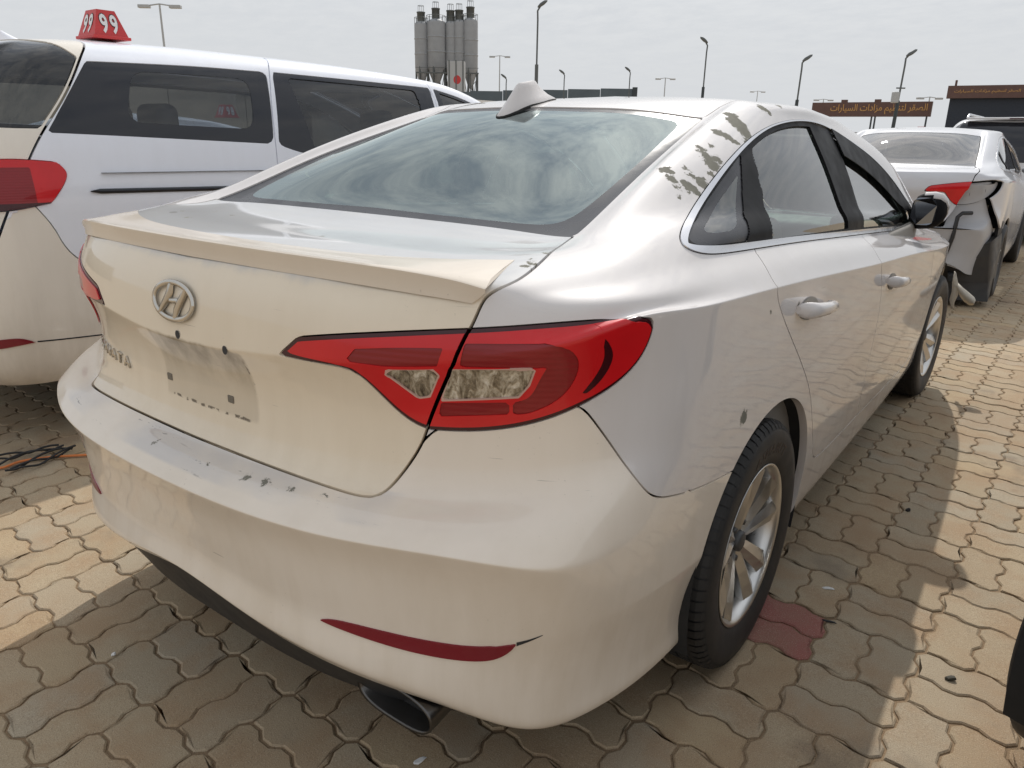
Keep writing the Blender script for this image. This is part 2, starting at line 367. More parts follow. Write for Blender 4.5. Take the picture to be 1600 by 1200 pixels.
def lens(name,col,rough=.06,emit=0,ribs=None,sat=1.0):
    t=NT(name); n=t.noise(8,4); c=t.mix(n,tuple(x*.8 for x in col),tuple(min(1,x*1.15) for x in col))
    kw={'Base Color':c,'Roughness':.3,'Coat Weight':.6,'Coat Roughness':rough,'Specular IOR Level':.25}
    if ribs: 
        w=t.n('ShaderNodeTexWave'); w.inputs['Scale'].default_value=ribs; w.bands_direction='Z' ; t.l(t.tc(),w.inputs[0]); kw['Normal']=t.bump(w.outputs[1],.25,.002)
    t.bsdf(**kw); return t.m
# ---------------------------------------------------------------- surface maths
import numpy as np
def pchip(xk, yk, x):
    xk=np.asarray(xk,float); yk=np.asarray(yk,float); x=np.asarray(x,float)
    if len(xk)==1: return np.full_like(x,yk[0])
    h=np.diff(xk); d=np.diff(yk)/h; m=np.empty_like(yk)
    m[0]=d[0]; m[-1]=d[-1]
    for i in range(1,len(xk)-1):
        if d[i-1]*d[i]<=0: m[i]=0
        else:
            w1=2*h[i]+h[i-1]; w2=h[i]+2*h[i-1]; m[i]=(w1+w2)/(w1/d[i-1]+w2/d[i])
    k=np.clip(np.searchsorted(xk,x,side='right')-1,0,len(h)-1)
    t=(x-xk[k])/h[k]; t=np.clip(t,0,1)
    return ((1+2*t)*(1-t)**2*yk[k]+t*(1-t)**2*h[k]*m[k]+t*t*(3-2*t)*yk[k+1]+t*t*(t-1)*h[k]*m[k+1])
def bspl(t):
    return np.stack([(1-t)**3,3*t**3-6*t**2+4,-3*t**3+3*t**2+3*t+1,t**3],-1)/6
def dbspl(t):
    return np.stack([-3*(1-t)**2,9*t**2-12*t,-9*t**2+6*t+3,3*t**2],-1)/6
MIR=np.array([-1.,1.,1.])
class Shell:
    """bicubic B-spline skin; net[row][col]; columns mirrored about x=0 at both ends, last row mirrored too"""
    def __init__(s, net, iters=6, w=0.8, toprow='mirror', vk=None, ctrl=None):
        s.vk=vk; s.T=np.asarray(net,float); s.top=toprow
        s.P=s.T.copy(); R,Cn=s.P.shape[:2]
        for _ in range(iters):
            q=s.nodes(); s.P=s.P+w*(s.T-q)
            s.P[:,0,0]=0; s.P[:,-1,0]=0 if abs(s.T[:,-1,0]).max()<1e-6 else s.P[:,-1,0]
        if ctrl is not None: s.P=np.asarray(ctrl,float); s.T=s.P; R,Cn=s.P.shape[:2]
        s.R,s.C=R,Cn; s.VR=R-1 if vk is None else vk[0][-1]; s.pad()
    def pad(s):
        P=s.P
        left=P[:,1]*MIR if abs(s.T[:,0,0]).max()<1e-6 else 2*P[:,0]-P[:,1]
        right=P[:,-2]*MIR if abs(s.T[:,-1,0]).max()<1e-6 else 2*P[:,-1]-P[:,-2]
        Q=np.concatenate([left[:,None],P,right[:,None]],1)
        bot=2*Q[0]-Q[1]; top=Q[-2]*MIR if s.top=='mirror' else 2*Q[-1]-Q[-2]
        s.Q=np.concatenate([bot[None],Q,top[None]],0)
    def nodes(s):
        s.pad(); Q=s.Q; k=np.array([1,4,1])/6
        A=k[0]*Q[:-2]+k[1]*Q[1:-1]+k[2]*Q[2:]
        return k[0]*A[:,:-2]+k[1]*A[:,1:-1]+k[2]*A[:,2:]
    def ev(s,u,v,der=False): return s.evw(u,s.vmap(np.asarray(v,float)),der)
    def evw(s,u,v,der=False):
        u=np.asarray(u,float); v=np.asarray(v,float)
        iu=np.clip(np.floor(u).astype(int),0,s.C-2); iv=np.clip(np.floor(v).astype(int),0,s.R-2)
        bu=bspl(u-iu); bv=bspl(v-iv)
        G=s.Q[iv[...,None,None]+np.arange(4)[:,None], iu[...,None,None]+np.arange(4)[None,:]]
        p=np.einsum('...i,...j,...ijk->...k',bv,bu,G)
        if not der: return p
        du=np.einsum('...i,...j,...ijk->...k',bv,dbspl(u-iu),G)
        dv=np.einsum('...i,...j,...ijk->...k',dbspl(v-iv),bu,G)
        n=np.cross(du,dv); n/= np.maximum(np.linalg.norm(n,axis=-1,keepdims=True),1e-12)
        return p,n
    def grid(s,us,vs):
        U,V=np.meshgrid(us,vs); p,n=s.ev(U,V,True)
        return U,V,p,n
    def vmap(s,v):
        return v if s.vk is None else np.interp(v,s.vk[0],s.vk[1])
    def locate(s,pts):
        """nearest surface parameters of 3D points (coarse search, then Gauss-Newton)"""
        if not hasattr(s,'_g'):
            us=np.linspace(0,s.C-1,(s.C-1)*12+1); vs=np.linspace(0,s.R-1,(s.R-1)*7+1)
            U,V=np.meshgrid(us,vs); s._g=(U.ravel(),V.ravel(),s.evw(U,V).reshape(-1,3))
        pts=np.atleast_2d(pts); k=np.array([np.argmin(((s._g[2]-p)**2).sum(1)) for p in pts]); u,v=s._g[0][k].copy(),s._g[1][k].copy()
        best=((s.evw(u,v)-pts)**2).sum(1); bu,bv=u.copy(),v.copy()
        for _ in range(14):
            e=1e-4; P=s.evw(u,v); ue=np.where(u>s.C-1-2*e,-e,e); ve=np.where(v>s.R-1-2*e,-e,e)
            Du=(s.evw(u+ue,v)-P)/ue[:,None]; Dv=(s.evw(u,v+ve)-P)/ve[:,None]; r=pts-P
            a=(Du*Du).sum(1)+1e-9; b=(Du*Dv).sum(1); c=(Dv*Dv).sum(1)+1e-9; g=(Du*r).sum(1); h=(Dv*r).sum(1); det=np.maximum(a*c-b*b,1e-12)
            du=np.clip((c*g-b*h)/det,-.3,.3); dv=np.clip((a*h-b*g)/det,-.3,.3)
            u=np.clip(u+du,0,s.C-1); v=np.clip(v+dv,0,s.R-1); d=((s.evw(u,v)-pts)**2).sum(1); m=d<best; best[m]=d[m]; bu[m]=u[m]; bv[m]=v[m]
        return np.stack([bu,bv if s.vk is None else np.interp(bv,s.vk[1],s.vk[0])],1)
def add_creases(net,spec):
    """spec: {row:(sharpness per column)}; doubles rows round a crease; returns net and old->new row map"""
    out=[]; old=[]; new=[]
    for i,row in enumerate(net):
        if i in spec:
            f=(.33-.26*np.asarray(spec[i]))[:,None]
            out.append(row+(net[i-1]-row)*f); old.append(i-.12); new.append(len(out)-1)
        out.append(row); old.append(i); new.append(len(out)-1)
        if i in spec: out.append(row+(net[i+1]-row)*f); old.append(i+.12); new.append(len(out)-1)
    return np.array(out),(np.array(old,float),np.array(new,float))
# ---------------------------------------------------------------- the white sedan's skin: net of control stations
NC=17
def build_sedan_net():
    c=np.arange(NC)
    # side rows: (z at y=1.0, x at y=1.0)
    rear=[(-.985,.27),(-1.050,.428),(-1.071,.455),(-1.060,.490),(-1.062,.54),(-1.078,.62),(-1.094,.686),(-1.056,.721),
          (-1.004,.742),(-.980,.80),(-.981,.88),(-1.004,.945),(-1.004,1.00),(-.992,1.06),(-.968,1.105)]
    # height of each row at columns 3(x.66),5(corner),7,9,11,13,16
    zs=[[.27,.245,.20,.19,.18,.19,.20,.20,.25],
        [.428,.322,.262,.258,.236,.238,.24,.24,.28],
        [.452,.370,.318,.310,.285,.28,.28,.285,.32],
        [.488,.445,.415,.400,.365,.345,.345,.345,.37],
        [.54,.515,.505,.50,.455,.43,.43,.43,.44],
        [.62,.615,.575,.55,.53,.52,.52,.50],
        [.685,.685,.665,.64,.62,.60,.60,.56],
        [.722,.726,.74,.73,.70,.68,.66,.62],
        [.742,.752,.80,.80,.77,.74,.71,.66],
        [.80,.82,.87,.87,.84,.80,.76,.70],
        [.88,.905,.96,.965,.925,.87,.80,.72],
        [.945,.99,1.05,1.035,.985,.925,.84,.75],
        [1.00,1.035,1.072,1.062,1.015,.955,.86,.77],
        [1.06,1.080,1.092,1.090,1.05,.985,.88,.79],
        [1.105,1.113,1.110,1.122,1.078,1.015,.90,.81]]
    zs=[r if len(r)==9 else r[:2]+[(r[1]+r[2])/2]+r[2:] for r in zs]
    zc=[0,3,4,5,7,9,11,13,16]
    xs=[.86,.884,.897,.904,.912,.918,.922,.926,.928,.929,.928,.926,.912,.884,.848]
    # plan shape of the side relative to x at y=1
    yside=[-.50,-.22,.18,.6,1.0,1.5,2.05,2.6,3.15]   # columns 6..14
    dxs=[-.022,-.015,-.006,-.001,0,-.001,-.006,-.018,-.07]
    bow=[0,.010,.050,.128]
    xr=[0,.25,.48,.66]
    net=[]
    for i,((yc,z0),x0) in enumerate(zip(rear,xs)):
        row=np.zeros((NC,3)); zz=pchip(zc,zs[i],c)
        sc=x0/.925
        for j in range(4): row[j]=(xr[j]*min(1,sc+.02),yc+bow[j],zz[j])
        row[4]=(.795*sc,yc+.215,zz[4]); row[5]=(.868*sc,yc+.335,zz[5])
        for k,j in enumerate(range(6,15)): row[j]=(x0+dxs[k],yside[k],zz[j])
        if i>=9:                       # shoulder narrows a little towards the tail
            f=(i-8)/6.; row[6,0]-=.010*f; row[5,0]-=.010*f
        row[15]=(.62*sc,3.58,zz[15]); row[16]=(0,3.73,zz[16])
        if 3<=i<=7:                    # bumper corner stands proud of the flanks
            f=(.25,.55,.85,1.,.55)[i-3]; row[4]+=(.022*f,-.014*f,0); row[5]+=(.016*f,-.012*f,0); row[6,0]+=.006*f; row[3]+=(.012*f,-.006*f,0)
        if i in (2,3): row[5]+=(-.008,.005,0); row[6,0]-=.008; row[7,0]-=.007; row[4]+=(-.005,.003,0)
        if i==1: row[5,0]+=.002; row[6,0]+=.004; row[7,0]+=.004
        if i<3: row[3:6,1]+=(.0,.03,.03) if i==0 else (0,.01,.01)
        net.append(row)
    def R(pts): net.append(np.array(pts,float))
    net[13][4]=(.775,-.775,1.090); net[13][5]=(.842,-.655,1.092); net[13][6]=(.868,-.49,1.092)
    net[14][3]=(.660,-.84,1.112); net[14][4]=(.750,-.75,1.106); net[14][5]=(.812,-.62,1.110); net[14][6]=(.834,-.45,1.118)
    # upper rows: x,y,z by column
    R([(0,-.925,1.120),(.25,-.915,1.121),(.47,-.88,1.124),(.645,-.80,1.128),(.728,-.70,1.127),(.785,-.55,1.138),
       (.808,-.37,1.148),(.826,-.14,1.150),(.832,.2,1.138),(.838,.6,1.118),(.840,1.0,1.098),(.838,1.5,1.063),(.828,2.0,1.022),(.79,2.45,.965),(.70,2.85,.93),(.45,3.2,.90),(0,3.35,.90)])
    R([(0,-.75,1.139),(.25,-.742,1.140),(.46,-.72,1.143),(.625,-.66,1.149),(.695,-.58,1.153),(.748,-.44,1.171),
       (.775,-.28,1.180),(.800,-.06,1.179),(.812,.24,1.168),(.820,.6,1.150),(.823,1.0,1.130),(.820,1.5,1.096),(.808,2.16,1.072),(.745,2.46,1.0),(.64,2.6,.965),(.40,2.85,.95),(0,2.95,.955)])
    R([(0,-.505,1.160),(.25,-.503,1.161),(.45,-.496,1.161),(.605,-.48,1.162),(.662,-.425,1.190),(.713,-.29,1.208),
       (.747,-.14,1.215),(.775,.05,1.212),(.790,.30,1.205),(.800,.62,1.19),(.802,1.0,1.17),(.799,1.45,1.14),(.784,2.10,1.130),(.715,2.36,1.05),(.60,2.36,1.005),(.38,2.52,.99),(0,2.60,.99)])
    R([(0,-.19,1.297),(.23,-.183,1.295),(.42,-.165,1.289),(.572,-.13,1.280),(.622,-.095,1.307),(.670,0.0,1.317),
       (.702,.13,1.319),(.722,.28,1.315),(.735,.45,1.311),(.742,.7,1.304),(.742,1.0,1.295),(.737,1.34,1.287),(.722,1.80,1.290),(.665,2.03,1.235),(.55,2.06,1.20),(.35,2.15,1.19),(0,2.2,1.19)])
    R([(0,.16,1.434),(.21,.185,1.431),(.38,.235,1.425),(.52,.325,1.410),(.573,.355,1.433),(.622,.41,1.430),
       (.648,.50,1.426),(.660,.60,1.424),(.665,.70,1.423),(.667,.82,1.421),(.665,.98,1.416),(.657,1.18,1.408),(.640,1.42,1.402),(.58,1.57,1.386),(.48,1.60,1.375),(.30,1.66,1.375),(0,1.69,1.377)])
    R([(0,.50,1.474),(.16,.51,1.474),(.29,.53,1.473),(.40,.56,1.472),(.47,.60,1.470),(.52,.63,1.466),
       (.543,.68,1.465),(.553,.72,1.465),(.558,.78,1.465),(.560,.85,1.465),(.557,.93,1.463),(.548,1.02,1.460),(.53,1.12,1.456),(.47,1.20,1.453),(.38,1.26,1.453),(.23,1.30,1.456),(0,1.32,1.458)])
    ys=np.linspace(.76,1.02,NC)
    net.append(np.stack([np.zeros(NC),ys,1.493-.006*np.linspace(0,1,NC)],1))
    return np.array(net)
def sedan_shell(scale=(1,1,1)):
    c=np.arange(NC); net=build_sedan_net()*np.array(scale)
    side=np.clip((c-4)/1.5,0,1); rear=np.clip((5.5-c)/1.5,0,1)
    base=Shell(net)                     # interpolate first, then cluster control rows round the creases
    n2,vk=add_creases(base.P,{4:np.where((c>=4)&(c<=7),.75,.0),6:rear*1.0,11:np.where(c<2.6,.9,np.where(c>=4.6,.85,.5))})
    return Shell(n2,iters=0,vk=vk,ctrl=n2)
# outlines of the sedan's panels, lamps and panes, metres on its skin
F3={'lamp':[(0.3142,-0.9934,0.9701),(0.3598,-0.982,1.009),(0.4388,-0.9646,1.0234),(0.5342,-0.9327,1.037),(0.6564,-0.872,1.0506),(0.7303,-0.8275,1.0585),(0.8093,-0.7525,1.0661),(0.8658,-0.6748,1.0673),(0.8762,-0.6447,1.0601),(0.8774,-0.6383,1.0513),(0.8733,-0.6427,1.0186),(0.8621,-0.6642,0.9788),(0.8409,-0.7055,0.9466),(0.8075,-0.7522,0.9183),(0.7639,-0.7901,0.8922),(0.7061,-0.8253,0.8722),(0.6441,-0.8576,0.8612),(0.5838,-0.8869,0.8594),(0.5575,-0.8988,0.8674),(0.5235,-0.9156,0.8943),(0.4917,-0.9402,0.9402),(0.4748,-0.9532,0.9586),(0.4527,-0.9635,0.9671)],
'lampdiv':[(0.6632,-0.8654,1.0576),(0.6598,-0.8712,1.0484),(0.6461,-0.8894,1.0019),(0.6119,-0.8869,0.938),(0.5847,-0.8875,0.8791),(0.5761,-0.8905,0.8476)],
'lidseam':[(0.6189,-0.4932,1.1613),(0.6213,-0.5228,1.1555),(0.6643,-0.6439,1.1482),(0.6846,-0.7236,1.1347),(0.6902,-0.7961,1.12),(0.6754,-0.8323,1.1084),(0.6683,-0.8419,1.1004),(0.6658,-0.8538,1.0795),(0.6625,-0.8662,1.0565)],
'lidlow':[(0.5772,-0.8899,0.8526),(0.5689,-0.895,0.8264),(0.5536,-0.9061,0.7951),(0.5355,-0.9246,0.7614),(0.5256,-0.9428,0.7439),(0.5176,-0.959,0.7364),(0.5028,-0.9698,0.7341),(0.4609,-0.9804,0.7346),(0.3526,-0.9938,0.7379),(0.2289,-1.0034,0.7391),(0.0136,-1.0075,0.7395)],
'qseam':[(0.8058,-0.7548,0.9244),(0.8132,-0.7448,0.9082),(0.8366,-0.7147,0.8586),(0.8578,-0.69,0.8123),(0.878,-0.6752,0.7767),(0.8922,-0.6533,0.7435),(0.8992,-0.6195,0.7181),(0.9037,-0.5717,0.7032),(0.908,-0.405,0.6633),(0.9068,-0.2147,0.6319),(0.9072,-0.1697,0.6272)],
'dlo':[(0.7835,-0.3643,1.1665),(0.799,-0.3866,1.1535),(0.8177,-0.3827,1.1385),(0.8311,-0.3255,1.1258),(0.836,-0.2039,1.1187),(0.8409,-0.0521,1.112),(0.8496,0.3227,1.0919),(0.8479,0.9757,1.053),(0.8446,1.6014,1.01),(0.8236,2.2586,0.963),(0.8222,1.9834,1.0601),(0.7796,1.805,1.1803),(0.7394,1.5415,1.2794),(0.7049,1.3648,1.3367),(0.6739,1.1413,1.3883),(0.6702,0.8885,1.4157),(0.6711,0.6624,1.4132),(0.6714,0.4888,1.3985),(0.6782,0.3439,1.3741),(0.6892,0.2112,1.3441),(0.7082,0.0366,1.2937),(0.7275,-0.1169,1.2399),(0.7494,-0.2411,1.1972)],
'qglass':[(0.7063,0.1593,1.3179),(0.7851,-0.3192,1.1703),(0.8034,-0.3384,1.1555),(0.819,-0.3207,1.1436),(0.8312,-0.0776,1.1319)],
'rglass':[(0.7052,0.2372,1.33),(0.694,0.3303,1.3543),(0.6848,0.4553,1.3781),(0.6812,0.6487,1.3963),(0.6832,0.8093,1.3945),(0.7351,0.7898,1.3128),(0.7906,0.7823,1.2077),(0.8422,0.8168,1.0852),(0.8399,0.4106,1.1053),(0.8353,0.0875,1.1216)],
'fglass':[(0.6758,1.0482,1.3933),(0.7349,1.013,1.3045),(0.7893,1.014,1.1974),(0.843,1.0243,1.0677),(0.8398,1.6083,1.032),(0.7971,2.3784,0.9759),(0.8222,1.7225,1.0854)],
'rdoor':[(0.8399,-0.0496,1.1131),(0.8768,-0.086,1.0816),(0.9134,-0.1168,1.0425),(0.9164,-0.078,0.9975),(0.9176,-0.0264,0.9509),(0.9213,0.1058,0.8446),(0.9218,0.275,0.7162),(0.9183,0.3598,0.6162),(0.9115,0.4721,0.4467)],
'bseam':[(0.85,1.0356,1.0456),(0.903,0.9294,1.0054),(0.9282,0.9661,0.9463),(0.9284,1.0324,0.8714),(0.9289,1.0531,0.8005),(0.9241,1.0575,0.6478),(0.9184,0.9995,0.5293),(0.9147,1.0393,0.4644),(0.9086,1.1346,0.391)],
'glassside':[(0.6175,-0.491,1.161),(0.6031,-0.3578,1.2016),(0.5911,-0.1975,1.2577),(0.5644,0.0491,1.3339),(0.5296,0.3167,1.4089)],
'glasstop':[(0.5305,0.3145,1.4089),(0.4485,0.2812,1.4183),(0.357,0.2242,1.4263),(0.1892,0.186,1.433),(0.0,0.1642,1.4345)],
'refl':[(0.4188,-1.0233,0.4729),(0.4413,-1.0176,0.4838),(0.5122,-0.9976,0.4856),(0.6011,-0.9632,0.4811),(0.6816,-0.9235,0.4765),(0.7196,-0.9027,0.4796),(0.7697,-0.8723,0.4911),(0.755,-0.8768,0.4678),(0.7356,-0.8873,0.4526),(0.713,-0.9015,0.4449),(0.6609,-0.9333,0.445),(0.5795,-0.9737,0.4531),(0.4874,-1.0063,0.4649),(0.4467,-1.0172,0.4683)],
'split':[(0.7697,-0.8723,0.4911),(0.7867,-0.8612,0.4991),(0.8076,-0.8461,0.512)],
'lampdarkA':[(0.6585,-0.8795,1.0271),(0.7262,-0.8421,1.0301),(0.7925,-0.7993,1.0306),(0.807,-0.7785,1.0158),(0.8088,-0.7675,0.9916),(0.7982,-0.77,0.9587),(0.7792,-0.7821,0.9305),(0.7388,-0.808,0.9043),(0.7162,-0.8214,0.9017),(0.7179,-0.8243,0.9249),(0.7425,-0.8108,0.9348),(0.7592,-0.8083,0.9693),(0.7722,-0.806,0.9935),(0.6506,-0.8834,0.9881)],
'lampdarkB':[(0.6079,-0.8827,0.9162),(0.7122,-0.8277,0.9246),(0.7105,-0.8247,0.9013),(0.6012,-0.8807,0.8881)],
'lampstrip':[(0.8338,-0.7491,1.0468),(0.8357,-0.7315,1.0073),(0.822,-0.742,0.9679),(0.8053,-0.7571,0.9364),(0.8141,-0.7473,0.9426),(0.8303,-0.7284,0.9662),(0.8431,-0.7162,1.0053),(0.839,-0.7361,1.0364)],
'lampdarkC':[(0.4633,-0.9647,0.981),(0.4806,-0.9572,1.0031),(0.5525,-0.9311,1.0127),(0.6267,-0.8974,1.0176),(0.6162,-0.9021,0.9869),(0.5305,-0.9408,0.9793)],
'lampclear_in':[(0.5258,-0.9397,0.9713),(0.6194,-0.8978,0.9798),(0.5916,-0.8938,0.9273),(0.5731,-0.9014,0.9229)],
'lampclear_out':[(0.6379,-0.8881,0.9811),(0.7552,-0.8183,0.9898),(0.7434,-0.8168,0.9592),(0.7264,-0.8217,0.9364),(0.6108,-0.8826,0.9215)]}
# ---------------------------------------------------------------- the white sedan (subject)
SED=sedan_shell()
M_paint=paint('sedan_paint',(.65,.615,.595),dirt_amt=.30,rough=.45,coat=1.,coatrough=.035,
   blobs=[(0.642,0.28,1.394,0.0331),(0.669,0.263,1.371,0.0251),(0.691,0.234,1.346,0.0173),(0.613,0.305,1.414,0.0232),(0.641,0.152,1.368,0.0169),(0.66,0.162,1.359,0.0193),(0.682,0.176,1.345,0.0144),(0.658,0.022,1.328,0.0136),(0.679,0.004,1.311,0.0201),(0.699,-0.008,1.293,0.0221),(0.696,0.031,1.304,0.0158),(0.711,-0.044,1.274,0.0131),(0.649,-0.155,1.283,0.0166),(0.675,-0.174,1.265,0.0143),(0.693,-0.189,1.25,0.0101),(0.673,-0.099,1.288,0.0107),(0.693,-0.113,1.271,0.0127),(0.707,-0.156,1.249,0.0165),(0.72,-0.143,1.241,0.0186),(0.713,-0.098,1.258,0.0169),(0.725,-0.097,1.247,0.0105),(0.716,-0.206,1.228,0.0080),(0.63,0.487,1.44,0.0166),(0.647,0.496,1.428,0.0139),(0.636,0.608,1.45,0.0116),(0.912,-0.217,0.762,0.0182),(0.663,0.064,1.336,0.0092),(0.656,-0.001,1.324,0.0068),(0.92,0.071,0.973,0.0113),(0.915,-0.123,0.986,0.0082)])
M_lidpaint=paint('lid_paint',(.52,.52,.52),film=((.78,.685,.545),1.095,1.125),plate=(-.115,.205,.803,.952),dirt=(.45,.35,.22),dirt_amt=.30,rough=.45,coat=.9,coatrough=.05,low=1.3,  # rear face carries painted ground bounce; deck kept duller to hold back the light
   blobs=[(.659,-.636,1.149,.010),(.672,-.709,1.139,.009),(.672,-.725,1.137,.007),(.20,-.66,1.147,.004),(-.10,-.60,1.152,.005),(-.52,-.66,1.146,.007),(-.40,-.72,1.142,.006),(.40,-.80,1.134,.004),(.66,-.70,1.150,.006),(-.35,-.62,1.150,.007),(-.28,-.70,1.146,.006),(.12,-.72,1.143,.007),(-.45,-.60,1.152,.006)])
M_bumppaint=paint('bumper_paint',(.78,.70,.60),ledge=(.712,.742),dirt=(.45,.35,.22),dirt_amt=.32,rough=.45,coat=.9,coatrough=.05,  # same car colour, lightened and warmed to stand in for light on the rear
   blobs=[(.30,-1.035,.727,.008),(.25,-1.04,.724,.006),(.36,-1.022,.73,.007),(.14,-1.05,.722,.006),(.43,-1.0,.729,.006),(-.05,-1.05,.72,.006),(.766,-.884,.66,.008),(.83,-.80,.55,.006),(.52,-.99,.60,.005)])
M_black=simple('black_plastic',(.018,.018,.019),.5,bump=(160,.1,.001))
M_gloss=simple('gloss_black',(.012,.012,.013),.5,spec=.08)
M_rubber=simple('rubber',(.022,.021,.020),.75,bump=(90,.15,.001),vary=.3)
M_chrome=simple('chrome',(.82,.82,.84),.09,1.0,vary=.03)
M_satin=simple('satin_trim',(.62,.62,.64),.22,1.0,vary=.05)
M_glass=glass('side_glass',(.62,.76,.70),dirt=.02)
M_rearglass=glass('rear_glass',(.17,.28,.265),dirt=.015,ior=1.75,sheen=(.84,.95,.95))
M_frit=simple('frit',(.035,.035,.04),.3,spec=.2)
M_red=lens('lamp_red',(.55,.010,.012)); M_redb=lens('lamp_bright_red',(.60,.010,.014)); M_redd=lens('lamp_dark_red',(.24,.006,.010),ribs=30)
M_lampblk=lens('lamp_bezel',(.045,.004,.007)); M_lampwhite=lens('lamp_rim',(.55,.36,.30)); M_refl=lens('reflector_red',(.20,.008,.018))
def clear_mat():
    t=NT('clear_lens'); n1=t.noise(46,5,.7,src=t.mapping((1,1,.35),rot=(0,.25,0)),dist=1.2); n2=t.noise(120,3,.6,src=t.mapping((1,1,.6)))
    v=t.math('ADD',t.math('MULTIPLY',n1,.75),t.math('MULTIPLY',n2,.25))
    c=t.ramp(v,[(.36,(.055,.04,.025)),(.47,(.30,.25,.18)),(.56,(.62,.57,.47)),(.66,(.92,.90,.84))])
    t.bsdf(**{'Base Color':c,'Metallic':.55,'Roughness':.16,'Coat Weight':1.,'Coat Roughness':.03,'Normal':t.bump(v,.8,.006)}); return t.m
M_clear=clear_mat()
M_cabin=simple('cabin_trim',(.30,.28,.25),.8,bump=(120,.1,.001)); M_cabindark=simple('cabin_dark',(.03,.03,.032),.7); M_seat=simple('seat_cloth',(.26,.24,.21),.9,bump=(140,.2,.001))
M_under=simple('underbody',(.02,.02,.02),.9)
M_alloy=simple('alloy',(.60,.59,.57),.33,1.0,vary=.12); M_alloydk=simple('alloy_dark',(.10,.10,.10),.5,.6)
def loc(pts,corners=(),n=6,closed=False,smooth=12,sh=None):
    P=catmull(pts,n,closed,corners); fix=np.zeros(len(P),bool)
    for c in corners: fix[(c*n)%len(P)]=True
    if not closed: fix[0]=fix[-1]=True
    for _ in range(smooth):                       # take the wobble out of a hand-measured outline
        Q=P+.5*((np.roll(P,1,0)+np.roll(P,-1,0))/2-P); P=np.where(fix[:,None],P,Q)
    return (sh or SED).locate(P)
def build_sedan():
    root=empty('white_sedan',(0,0,0),0,'white saloon car with peeling paint on its rear pillar, parked in the foreground','car')
    us=np.concatenate([np.arange(0,4,1/14),np.arange(4,7,1/22),np.arange(7,12,1/26),np.linspace(12,16,25)])
    vs=np.concatenate([np.arange(1,15,1/7),np.linspace(15,21,85)]); vs=np.unique(np.round(np.concatenate([vs]+[i+np.array([-.12,-.085,-.05,-.02,.02,.05,.085,.12]) for i in (4,6,11)]),4))
    body=Piece.grid(SED,us,vs)
    p=body.pos(); f=np.minimum(np.hypot(p[:,1]-.022,p[:,2]-.335)-.395,np.hypot(p[:,1]-2.81,p[:,2]-.335)-.39); f=np.where((p[:,0]>.6)&(p[:,2]<.9),f,1.)
    body=body.clip(-f)
    # tail lamp
    lampuv=loc(F3['lamp'],corners=(0,1,8,17),closed=True,n=5)
    _,body=body.cut(lampuv,.003)
    lamp,_=Piece.grid(SED,np.arange(.8,6.2,1/30),np.arange(8.6,13,1/14)).cut(lampuv,.003)
    # rear glass
    gb=np.array([(0,-.487,1.165),(.1171,-.487,1.1655),(.361,-.4905,1.1635),(.4808,-.490,1.162),(.6175,-.491,1.161)])
    gpath=np.concatenate([gb,np.array(F3['glassside'])[1:],np.array(F3['glasstop'])[1:]])
    g=loc(gpath,corners=(4,8),n=6); g=np.concatenate([[(-.6,g[0,1])],g,[(-.6,g[-1,1])]])
    rg,body=body.cut(g,.003)
    # trunk lid
    lp=np.concatenate([gb[::1],np.array([(.622,-.535,1.154),(.645,-.60,1.153),(.672,-.667,1.1524),(.694,-.7523,1.1406),(.695,-.806,1.1224),(.677,-.8325,1.1084)]),np.array(F3['lidseam'])[6:],np.array(F3['lampdiv'])[1:-1],np.array(F3['lidlow']),[(0,-1.007,.7391)]])
    l=loc(lp,corners=(4,),n=4); l=np.concatenate([[(-.6,l[0,1])],l,[(-.6,l[-1,1])]])
    lid,body=body.cut(l,.006); lamp_in,lamp_out=lamp.cut(l,.007)
    # bumper
    bp=np.concatenate([[(0,-1.007,.7391)],np.array(F3['lidlow'])[::-1],[(.64,-.866,.885),(.74,-.81,.91)],np.array(F3['qseam'])])
    b=loc(bp,n=4); b=np.concatenate([[(-.6,b[0,1])],b,[(b[-1,0],0.),(-.6,0.)]])
    bumper,body=body.cut(b,.004)
    # windows
    dl=[q for q in F3['dlo'][:9]]+[(.828,2.205,.967),(.815,2.06,1.055),(.782,1.825,1.18)]+[q for q in F3['dlo'][12:]]
    d=loc(dl,corners=(9,),closed=True,n=8,smooth=60); _,body=body.cut(d,.002)
    dlo,_=Piece.grid(SED,np.arange(5,12.6,1/44),np.linspace(12.8,20,150)).cut(d,.002)
    # doors
    rd=list(F3['rdoor']); rd[0]=(.812,-.03,1.16)
    bs=list(F3['bseam']); bs[0]=(.838,1.0,1.09); bs=bs[:6]+[(.9183,1.045,.5291),(.9145,1.05,.4641),(.909,1.08,.385)]
    fs=[(.80,2.16,1.08),(.825,2.20,.968),(.9146,2.14,.8987),(.9202,2.206,.8029),(.9154,2.27,.6556),(.9063,2.30,.5138),(.8989,2.267,.3876),(.8932,2.24,.345)]
    rdp=loc(np.array(rd+[(.909,.497,.413),(.909,.54,.398),(.909,.8,.39)]+bs[::-1]+[(.80,.5,1.19)]),corners=(8,12,20,21),n=4)
    fdp=loc(np.array(bs+[(.905,1.5,.365),(.90,2.0,.35)]+fs[::-1]+[(.80,1.5,1.14)]),corners=(8,18,19),n=4)
    rdoor,body=body.cut(rdp,.004); fdoor,body=body.cut(fdp,.004)
    # windscreen and roof
    ws=np.array([(13.05,16.7),(13.3,18.6),(13.6,19.0),(17,19.0),(17,16.7)]); wsg,body=body.cut(np.concatenate([np.linspace(ws[i],ws[(i+1)%5],12,endpoint=False) for i in range(5)]),.004)
